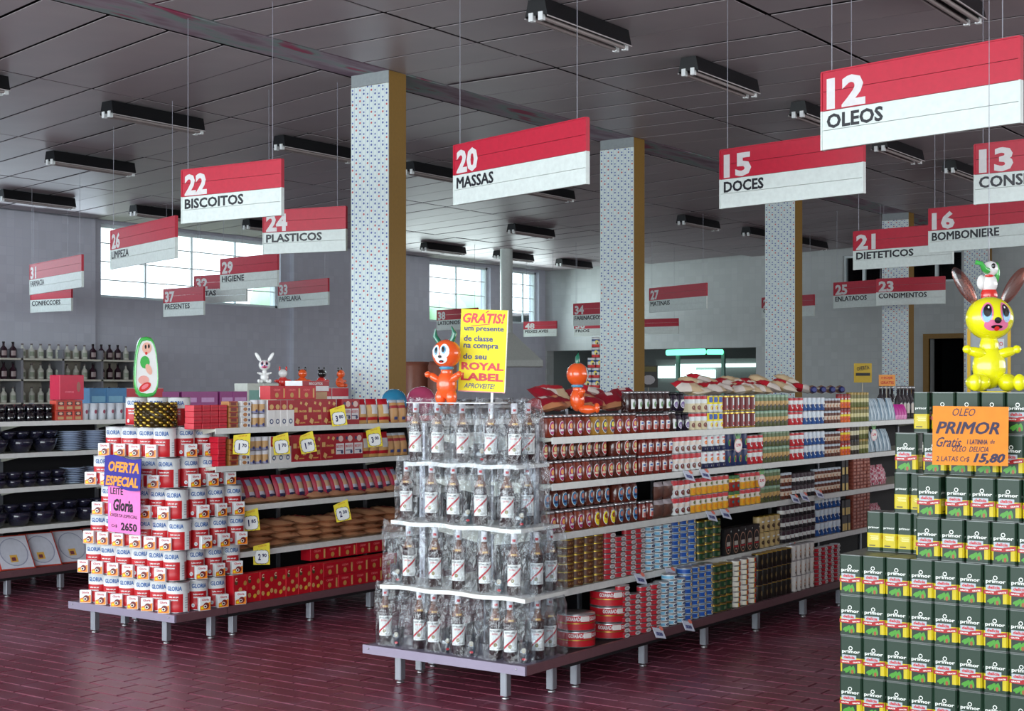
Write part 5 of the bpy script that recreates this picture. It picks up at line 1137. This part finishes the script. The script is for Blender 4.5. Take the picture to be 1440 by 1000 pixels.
for x in (130, 155, 230, 260, 285, 312, 330, 182, 206, 350, 372, 396, 420, 446, 470):
    MB().chbox((0, 0, .04), (.2, .15, .08), C(180, 160, 140), .003).build('cardboard_box', None, (-9.37, b_at(x, -9.37), 1.247), R_(90), 'low cardboard box under the far packs and toys, %s from left' % ORD[sorted((130, 155, 230, 260, 285, 312, 330, 182, 206, 350, 372, 396, 420, 446, 470)).index(x)], 'box', 'low cardboard boxes on the glassware gondola')
row_top('bP', -9.37, (350, 372), 1.33, 'pale carton below the white toy rabbit'); row_top('bN', -9.37, (396, 420, 446, 470), 1.33, 'red and white carton below the far toys')
row_top('cB', -9.1, [60 + 8 * i for i in range(6)], 1.42, 'blue tin on the glassware gondola') if False else None
# tall wall shelving on the left wall with bottles
t = thing('wall_shelving', 'tall shelving along the left wall behind the glassware', 'shelving', (0, 0, 0))
wb0, wb1 = b_at(-30, -19.4), b_at(196, -19.4)
for z in (.4, .85, 1.25, 1.62, 1.95):
    sh = MB().box(AW + .13, -19.4, wb0, wb1, z - .03, z, SHELFM).build('shelf', t)
MB().box(AW + .13, AW + .16, wb0, wb1, 0, 2.1, C(170, 164, 150)).build('back_panel', t)
n = 4
for i in range(n + 1): y = wb0 + (wb1 - wb0) * i / n; MB().box(AW + .13, -19.4, y - .02, y + .02, 0, 2.1, STEEL).build('side_panel', t)
def bottle(key, desc, R, h, m, capm, lab=None):
    mb = MB().lathe([(R * .9, 0), (R, .01), (R, h * .58), (R * .36, h * .74), (R * .32, h * .93)], m, 10)
    pts = [('cap', MB().lathe([(R * .4, h * .9), (R * .4, h), (0, h)], capm, 8))]
    if lab: pts.append(('label', MB().rect(-R * .8, R * .8, h * .16, h * .46, lab, R=R + .001, seg=3)))
    reg(key, Proto('bottle', 'bottle', mb, pts, 2 * R + .01, 2 * R, h), desc)
bottle('oD', 'dark bottle', .055, .27, C(50, 30, 40, .15), BLACK, C(150, 130, 130)); bottle('oW', 'pale plastic bottle', .05, .25, C(200, 200, 190, .3), C(120, 110, 110), C(140, 150, 130)); bottle('oS', 'bottle with silver cap', .035, .26, C(44, 40, 44, .12, coat=.5), LIDM, C(200, 190, 180))
for z, nm in ((1.25, 'third wall shelf'), (1.62, 'fourth wall shelf'), (1.95, 'top wall shelf')):
    y = wb0 + .2; i = 0; ii = {'oD': 0, 'oW': 0}
    while y < b_at(190, -19.5):
        key = 'oW' if (i // 4) % 3 or z == 1.25 else 'oD'; p = PR[key]
        p.place((-19.55, y, z), R_(70), '%s on the %s along the left wall, %s from left' % (p.desc, nm, ORD[min(ii[key], 50)]), 'bottles on the wall shelving', sc=(1, 1, 1 if z < 1.9 else .95)); ii[key] += 1; i += 1; y += .17
row_top('oS', -4.2, (1263, 1268, 1273, 1279, 1284), 1.246, 'bottle with silver cap at far end of jar gondola')
for i, x in enumerate((1304, 1312, 1318, 1323)):
    PR['oS'].place((-4.7, b_at(x, -4.7), 1.246), 0, mk('silver capped bottle beyond the oil tin pile', colname(i, 4)), 'silver capped bottles beyond the oil tins') if b_at(x, -4.7) < 12.3 else PR['oS'].place((-4.7, 12.3 - i * .09, 1.246), 0, mk('silver capped bottle beyond the oil tin pile', colname(i, 4)), 'silver capped bottles beyond the oil tins')
# coloured can pyramid far behind the second column's left
random.seed(8)
pb0 = 16.4; pa = a_at(843, pb0); pz = z_at(546, pa, pb0); Rc = .052; hc = .135
can('cQ', 'large coloured can', Rc, hc, [(.3, C(220, 60, 60)), (.6, WHITE), (.8, C(60, 90, 150)), (1, WHITE)], lambda mb, R, h: mb.disc(0, h * .5, .026, .03, YELLOW, R=R, n=10).disc(.01, h * .4, .014, .016, C(40, 50, 80), R=R + .0006, n=8))
MB().chbox((0, 0, (pz - 1.247) / 2), (.62, .3, pz - 1.247), C(200, 190, 170), .004).build('carton', None, (pa, pb0, 1.247), R_(40), 'wide carton under the far pyramid of coloured cans', 'box')
for r in range(5):
    nn = 4 if r < 2 else 3 if r < 3 else 2
    for i in range(nn): d = (i - (nn - 1) / 2) * .108; PR['cQ'].place((pa + d * math.cos(.7), pb0 + d * math.sin(.7), pz + r * (hc + .002)), R_(40 + random.uniform(-20, 20)), mk('coloured can in far pyramid left of second column', ORD[r] + ' row up', colname(i, nn)), 'far pyramid of coloured cans')
# extractor hood hanging from the ceiling near the rear corner
hp = world(712, 500, 30.0); t = thing('extractor_hood', 'grey extractor hood with tall white duct near the rear corner', 'extractor hood', (hp.x, hp.y, 0), R_(35))
zt, zb_, zr = CAMZ + (HY - 468) * 30 / F, CAMZ + (HY - 508) * 30 / F, CAMZ + (HY - 516) * 30 / F; HM = C(190, 194, 188, .45)
MB().tube([(0, 0, zt), (0, 0, zc(hp.x))], .13, C(206, 216, 212, .4), 12).build('duct', t)
MB().add([(-.75, -.6, zb_), (.75, -.6, zb_), (.75, .6, zb_), (-.75, .6, zb_), (-.13, -.12, zt), (.13, -.12, zt), (.13, .12, zt), (-.13, .12, zt)], [(0, 1, 5, 4), (1, 2, 6, 5), (2, 3, 7, 6), (3, 0, 4, 7), (4, 5, 6, 7)], HM).build('canopy', t)
MB().box(-.76, .76, -.61, -.58, zr, zb_ + .01, HM).box(-.76, .76, .58, .61, zr, zb_ + .01, HM).box(-.76, -.73, -.6, .6, zr, zb_ + .01, HM).box(.73, .76, -.6, .6, zr, zb_ + .01, HM).build('rim', t)
# back room counter lights
bb = BW + 4.6; LIT = M('lit_case', (225, 255, 250), emit=1.6); GRL = M('green_tube', (120, 255, 200), emit=2.2)
def bz(x, y, b): return z_at(y, a_at(x, b), b)
t = thing('lit_display_case', 'bright lit display case with three panels in the room behind the rear wall', 'display case', (0, 0, 0))
MB().box(a_at(920, bb), a_at(1070, bb), bb + .1, bb + .3, 0, bz(960, 505, bb), C(120, 126, 124)).build('back_board', t)
for i, (x0, x1, y0, y1) in enumerate(((925, 952, 532, 515), (954, 976, 532, 515), (978, 1004, 532, 520))):
    MB().box(a_at(x0, bb), a_at(x1, bb), bb, bb + .1, bz(x0, y0, bb), bz(x0, y1, bb), LIT).build('light_panel', t)
MB().box(a_at(952, bb), a_at(1068, bb), bb - .1, bb + .1, bz(960, 517, bb), bz(960, 512, bb), LIT).build('light_strip', t)
t = thing('tube_light', 'greenish fluorescent tube under the rear opening', 'ceiling light', (0, 0, 0)); b5 = BW + .9
MB().tube([(a_at(938, b5), b5, bz(938, 496, b5)), (a_at(991, b5), b5, bz(990, 494.5, b5))], .07, GRL, 8).build('tube', t); MB().tube([(a_at(995, b5), b5, bz(995, 495, b5)), (a_at(1016, b5), b5, bz(1015, 495, b5))], .06, GRL, 8).build('tube', t)
for x in (951, 1015): MB().box(a_at(x, b5) - .04, a_at(x, b5) + .04, b5 + .05, b5 + .12, 0, bz(x, 494, b5), C(110, 150, 140)).build('frame_post', t)
t = thing('service_counter', 'pale counter in the room behind the rear wall', 'counter', (0, 0, 0))
MB().box(a_at(860, bb - 1), a_at(1060, bb - 1), bb - 1.2, bb - .6, 0, 1.2, C(160, 164, 160)).build('body', t); MB().box(a_at(858, bb - 1), a_at(1062, bb - 1), bb - 1.25, bb - .55, 1.2, 1.26, WHITE).build('top', t)

# ------------------------------------------------------------------ signs standing on the far shelves
def poster(x0, x1, y0, y1, Z, name, lbl, base, fn, stick=None, bord=None):
    p0 = world(x0, y1, Z); p1 = world(x1, y1, Z); d = p1 - p0; L = d.length; H = (y1 - y0) * Z / F
    t = thing(name, lbl, 'sign', p0, math.atan2(d.y, d.x)); MB().box(0, L, 0, .012, 0, H, base).build('card', t)
    mb = MB(); fn(mb, L, H); mb.build('print', t)
    if stick: MB().box(L * .48, L * .52, .012, .024, stick - p0.z, H * .5, C(180, 170, 150)).build('stick', t)
    if bord:
        for q in ((0, L, 0, L * .04), (0, L, H - L * .04, H)): MB().box(q[0], q[1], -.004, 0, q[2], q[3], bord).build('frame_bar', t)
        for q in (0, L * .93): MB().box(q, q + L * .07, -.004, 0, L * .04, H - L * .04, bord).build('frame_bar', t)
poster(1360, 1421, 462, 560, dep(-2.03, 6.6), 'advertising_board', 'yellow framed advertising board behind the yellow rabbit', C(150, 156, 160), lambda mb, L, H: mb.rect(L * .5, L * .85, H * .62, H * .85, C(200, 204, 206), yo=-.002).text('OLEO', L * .68, H * .78, L * .28, H * .06, RED, yo=-.003).rect(L * .1, L * .45, H * .1, H * .4, C(30, 60, 40), yo=-.002).rect(L * .62, L * .86, H * .15, H * .6, C(30, 60, 40), yo=-.002).rect(L * .3, L * .95, 0, H * .1, YELLOW, yo=-.003), stick=1.25, bord=C(200, 160, 40))
poster(1201, 1226, 511, 538, dep(-4.5, 11.6), 'promotion_sign', 'small yellow and black sign over the far end of the jars', C(170, 140, 30), lambda mb, L, H: mb.rect(L * .1, L * .9, H * .35, H * .5, BLACK, yo=-.003).text('OFERTA', L * .5, H * .75, L * .7, H * .2, BLACK, yo=-.003, rot=.15), stick=1.25)
poster(1236, 1259, 527, 543, dep(-4.5, 12.1), 'promotion_sign', 'orange card with red writing beside the yellow black sign', C(226, 150, 70), lambda mb, L, H: mb.text('HOJE', L * .5, H * .7, L * .7, H * .25, RED, yo=-.003).text('GRATIS', L * .5, H * .3, L * .8, H * .25, RED, yo=-.003), stick=1.25)
poster(899, 925, 514, 545, dep(-9.9, 17.8), 'promotion_sign', 'dark poster with yellow heading right of second column', C(40, 36, 36), lambda mb, L, H: mb.rect(L * .08, L * .92, H * .72, H * .95, C(90, 84, 30), yo=-.003).disc(L * .5, H * .35, L * .36, H * .22, C(170, 166, 170), yo=-.003, n=10), stick=1.25)

# ------------------------------------------------------------------ inflatable toys
def V(c, **k): return M('vinyl_%d_%d_%d' % c, c, .16, coat=.7, noise=.03, **k)
OV = V((238, 92, 34)); YV = V((236, 232, 20)); WV = V((238, 238, 236)); GV = V((20, 110, 84)); PV = V((232, 120, 160)); KV = V((20, 18, 20)); BV = V((60, 150, 190)); RV = V((220, 50, 44)); LV = V((70, 180, 80))
def rotz(a): return Matrix.Rotation(R_(a), 3, 'Z')
def imp(label, loc, rz, tilt, s, sit):
    t = thing('inflatable_imp', label, 'inflatable toy', loc, R_(rz)); t.scale = (s, s, s)
    hc_ = Vector((0, 0, .235)); HR = Matrix.Rotation(R_(tilt), 3, 'Y')
    b = MB().ell((0, 0, .085), (.052, .045, .07), OV, 18, 12)
    b.ell((0, 0, .145), (.03, .028, .035), OV, 12, 8)
    for sx in (-1, 1):
        b.ell((sx * .058, -.02, .12), (.036, .018, .018), OV, 10, 8, Matrix.Rotation(R_(-35 * sx), 3, 'Y')).ell((sx * .088, -.03, .135), (.016, .016, .016), OV, 10, 6)
        if sit: b.ell((sx * .045, -.06, .028), (.025, .06, .026), OV, 12, 8, rotz(18 * sx)).ell((sx * .06, -.115, .036), (.022, .016, .03), OV, 10, 6)
        else: b.ell((sx * .03, -.005, .025), (.027, .03, .04), OV, 12, 8)
    b.build('body', t)
    MB().lathe([(.03, .158), (.038, .166), (.03, .174)], BV, 14).build('collar', t, label='pale blue collar')
    h = MB().ell(hc_, (.072, .066, .07), OV, 22, 16, HR); ho = h.build('head', t)
    f = MB()
    def on(u, v, r=1.015):     # point on the front of the head
        d = Vector((math.sin(u) * math.cos(v), -math.cos(u) * math.cos(v), math.sin(v))); return hc_ + HR @ Vector((d.x * .072 * r, d.y * .066 * r, d.z * .07 * r))
    def patch(u0, v0, ru, rv, m, r, n=14): f.add([on(u0, v0, r)] + [on(u0 + ru * math.cos(6.2832 * i / n), v0 + rv * math.sin(6.2832 * i / n), r) for i in range(n)], [(0, 1 + i, 1 + (i + 1) % n) for i in range(n)], m)
    for sx in (-1, 1): patch(sx * .36, .18, .34, .5, WV, 1.03); patch(sx * .30, .22, .15, .28, BV, 1.05); patch(sx * .27, .24, .09, .19, KV, 1.065)
    patch(0, -.42, .5, .34, WV, 1.035); patch(0, -.2, .13, .1, KV, 1.075, 10); patch(0, -.55, .2, .1, KV, 1.055, 10); patch(0, -.58, .12, .05, RV, 1.065, 8)
    f.build('face', ho, label='white face with blue eyes')
    for sx in (-1, 1):
        p0 = hc_ + HR @ Vector((sx * .035, 0, .058)); p1 = hc_ + HR @ Vector((sx * .055, 0, .092)); p2 = hc_ + HR @ Vector((sx * .045, -.006, .128))
        MB().tube([p0, p1, p2], [.014, .013, .003], GV, 10).build('horn', t, label='dark green horn')
    return t
pA = world(628, 562, 6.98); pA.z = 1.425
imp('orange inflatable imp with green horns beside the yellow placard', pA, 8, -6, 1.0, False)
MB().box(-.2, .28, -.09, .09, 0, .004, C(220, 222, 226)).build('cardboard_sheet', None, (pA.x + .02, pA.y - .0, 1.4205), R_(0), 'thin pale sheet laid over the topmost bottles', 'sheet')
pB = world(812, 575, dep(-4.06, 6.15)); pB.z = 1.361
imp('orange inflatable imp sitting on the jars, facing away', pB, 125, 18, .86, True)
# yellow rabbit
def rabbit(label, loc, rz, s, C1, C2, earm, belly=True, far=False):
    t = thing('inflatable_rabbit', label, 'inflatable toy', loc, R_(rz)); t.scale = (s, s, s)
    b = MB().ell((0, 0, .085), (.058, .05, .078), C1, 22, 14, fn=lambda v: Vector((v.x, v.y * (1 + .02 * math.sin(v.z * 180)), v.z)))
    b.ell((0, 0, .155), (.034, .03, .05), C1, 16, 10)
    for sx in (-1, 1):
        b.ell((sx * .052, -.035, .03), (.034, .05, .032), C1, 14, 8, rotz(-28 * sx)).ell((sx * .078, -.075, .03), (.022, .018, .03), C1, 12, 8)
        b.ell((sx * .052, -.022, .135), (.042, .018, .018), C1, 12, 8, Matrix.Rotation(R_(-14 * sx), 3, 'Y')).ell((sx * .088, -.026, .146), (.016, .015, .015), C1, 10, 6)
    b.build('body', t)
    hc_ = Vector((0, -.005, .255)); h = MB().ell(hc_, (.083, .072, .076), C1, 26, 18); ho = h.build('head', t); f = MB()
    def on(u, v, r): return hc_ + Vector((math.sin(u) * math.cos(v) * .083 * r, -math.cos(u) * math.cos(v) * .072 * r, math.sin(v) * .076 * r))
    def patch(u0, v0, ru, rv, m, r, n=16): f.add([on(u0, v0, r)] + [on(u0 + ru * math.cos(6.2832 * i / n), v0 + rv * math.sin(6.2832 * i / n), r) for i in range(n)], [(0, 1 + i, 1 + (i + 1) % n) for i in range(n)], m)
    for sx in (-1, 1): patch(sx * .42, .25, .27, .52, C2, 1.02); patch(sx * .42, .2, .20, .42, BV, 1.035); patch(sx * .40, .33, .17, .30, KV, 1.05); patch(sx * .36, .46, .04, .06, WV, 1.065, 8)
    patch(-.2, -.36, .36, .26, C2, 1.03); patch(.2, -.36, .36, .26, C2, 1.031); patch(0, -.12, .14, .13, KV, 1.10, 12); patch(0, -.42, .26, .09, KV, 1.05, 12); patch(0, -.5, .12, .12, RV, 1.06, 10)
    f.build('face', ho)
    for sx in (-1, 1):
        e = MB().ell((0, 0, .068), (.026, .008, .075), earm, 16, 12)
        eo = e.build('ear', t, (sx * .052, .0, .312)); eo.rotation_euler = (0, R_(32 * sx), 0)
    return t
pR = at_z(1391, 545, CAMZ); pR = world(1391, 548, dep(-1.82, OB + .14)); pR.z = OZ + 8 * OH + .002
rabbit('yellow inflatable rabbit with pink face on the oil tins', pR, 38, 1.12, YV, PV, EARM)
pW = Vector((-9.37, b_at(372, -9.37), 1.531))
rabbit('small white toy rabbit far behind the biscuit gondola', pW, 45, .64, WV, PV, WV)
# small hanging inflatable above the rabbit
pe = world(1391, 425, 6.25); t = thing('inflatable_toy', 'white hanging inflatable toy with green trunk and red shorts', 'inflatable toy', pe, R_(30))
MB().ell((0, 0, .03), (.036, .03, .04), RV, 14, 10).build('shorts', t)
MB().ell((0, 0, .08), (.036, .03, .045), WV, 14, 10).ell((-.035, -.01, .085), (.02, .014, .032), WV, 10, 8).ell((.005, 0, .145), (.034, .03, .034), WV, 14, 10).build('body', t)
MB().tube([(-.015, -.025, .135), (-.03, -.045, .14), (-.045, -.05, .165), (-.07, -.05, .17)], [.016, .013, .010, .010], LV, 10).build('trunk', t, label='green trunk')
MB().ell((.035, .01, .13), (.012, .02, .045), LV, 12, 8).build('ear', t, label='green ear')
MB().ell((.012, -.028, .155), (.009, .004, .012), KV, 8, 6).ell((-.006, -.03, .112), (.02, .004, .006), RV, 8, 6).build('face', t)
MB().tube([(0, 0, .178), (0, 0, zc(pe.x) - pe.z)], .0015, WIRE, 5).build('string', t)
# green backed inflatable on the milk cans
pg = world(203, 555, dep(-6.9, 5.95)); t = thing('inflatable_figure', 'green backed inflatable with painted figure on the milk cans', 'inflatable toy', (a_at(205, 6.0), 6.0, z7 + .181), R_(62))
H = .37; n = 20
def outline(s, y, taper=1.): return [(s * .075 * (1 - .42 * max(0, (q - .3)) ** 1.3) * 1., y, q * H) for q in [0]]
vs = []; fs = []
prof = []
for i in range(n):
    tt = 2 * math.pi * i / n; cx_, cz_ = math.cos(tt), math.sin(tt); zz_ = .5 + .5 * math.copysign(abs(cz_) ** .7, cz_)
    wd = .078 * (1 - .30 * zz_ ** 1.6); prof.append((math.copysign(abs(cx_) ** .55, cx_) * wd, zz_ * H))
lay = [(-.030, .90), (-.036, .97), (-.02, 1.03), (.02, 1.03), (.045, .93), (.055, .7)]
mb = MB(); vs = [(x * k, y, H / 2 + (z - H / 2) * k) for y, k in lay for x, z in prof]
fs = [(j * n + i, j * n + (i + 1) % n, (j + 1) * n + (i + 1) % n, (j + 1) * n + i) for j in range(len(lay) - 1) for i in range(n)]
mb.add(vs, fs, LV, True).add([vs[5 * n + i] for i in range(n)], [tuple(range(n))[::-1]], LV).build('body', t, label='bright green back and sides')
f = MB().add([vs[i] for i in range(n)], [tuple(range(n))], WV); y = -.031
f.disc(.0, H * .82, .030, .036, C(236, 180, 160), yo=y - .001, n=16).disc(-.008, H * .84, .006, .014, KV, yo=y - .002, n=8).disc(.012, H * .85, .006, .014, KV, yo=y - .002, n=8).disc(-.004, H * .73, .008, .010, RV, yo=y - .002, n=8)
f.disc(-.012, H * .58, .03, .04, LV, yo=y - .001, n=12).disc(.012, H * .46, .018, .036, C(236, 180, 160), yo=y - .0015, n=12, rot=.4).disc(-.02, H * .28, .034, .028, C(236, 170, 160), yo=y - .001, n=12).disc(-.012, H * .16, .042, .024, RV, yo=y - .0015, n=14, rot=.6).disc(-.012, H * .17, .026, .012, C(240, 130, 140), yo=y - .002, n=12, rot=.6)
f.build('front_print', t, label='white front with painted cartoon figure')
# blurred far toys on the glassware gondola tops
for i, (x, c, l) in enumerate(((398, RV, 'small red and white toy right of the white rabbit'), (425, OV, 'small orange toy with dark horns, far behind'), (452, RV, 'small black and red toy beneath the papers sign'), (478, OV, 'small orange toy beside the nearest column'))):
    t = thing('inflatable_toy', l, 'inflatable toy', (-9.37, b_at(x, -9.37), 1.493), R_(40 + 20 * i)); MB().ell((0, 0, .05), (.05, .04, .05), c, 12, 8).ell((-.05, -.02, .06), (.03, .015, .015), c, 8, 6).ell((.05, -.02, .06), (.03, .015, .015), c, 8, 6).ell((-.03, -.04, .02), (.02, .03, .02), c, 8, 6).ell((.03, -.04, .02), (.02, .03, .02), c, 8, 6).build('body', t)
    MB().ell((0, -.01, .13), (.042, .04, .04), WV if i == 0 else c if i != 2 else KV, 12, 8).build('head', t)
    for sx in (-1, 1): MB().ell((sx * .03, 0, .17), (.01, .01, .025), KV if i else RV, 8, 6).build('ear', t)
# two balls and brown rolls behind the cookie bags
for x, z, r, c, l in ((554, 1.405, .10, (40, 130, 170), 'blue beach ball behind the cookie bags'), (592, 1.405, .11, (190, 70, 110), 'rose pink ball left of the whisky bags')):
    b = b_at(x, -6.9); p = MB()
    for q in range(6): pass
    p.ell((0, 0, r), (r, r, r), V(c), 24, 14); o = p.build('ball', None, (-6.9, b, z - .12 + .0), 0, l, 'ball')
    MB().chbox((0, 0, 0), (.24, .2, z - .12 - 1.247), C(200, 40, 50), .003).build('carton', None, (-6.9, b, 1.247 + (z - .12 - 1.247) / 2), 0, 'red carton supporting the ' + l.split(' behind')[0].split(' left')[0], 'box')
b = 11.6; a0_ = a_at(590, b)
for i in range(2):
    t = MB().lathe([(.13, 0), (.15, .02), (.15, 1.0), (.13, 1.05), (.0, 1.05)], C(150, 92, 74), 18).build('paper_roll', None, (a_at(586, b) + .34 * i, b, .71), 0, ('left' if i == 0 else 'right') + ' brown roll standing behind the orange imp', 'roll')
MB().box(-.5, .5, -.35, .35, .66, .705, C(150, 120, 90)).box(-.45, -.4, -.3, -.25, 0, .66, C(150, 120, 90)).box(.4, .45, -.3, -.25, 0, .66, C(150, 120, 90)).box(-.45, -.4, .25, .3, 0, .66, C(150, 120, 90)).box(.4, .45, .25, .3, 0, .66, C(150, 120, 90)).build('low_table', None, ((a_at(586, b) + a_at(608, b)) / 2, b, 0), 0, 'low wooden table carrying the two brown rolls', 'table')
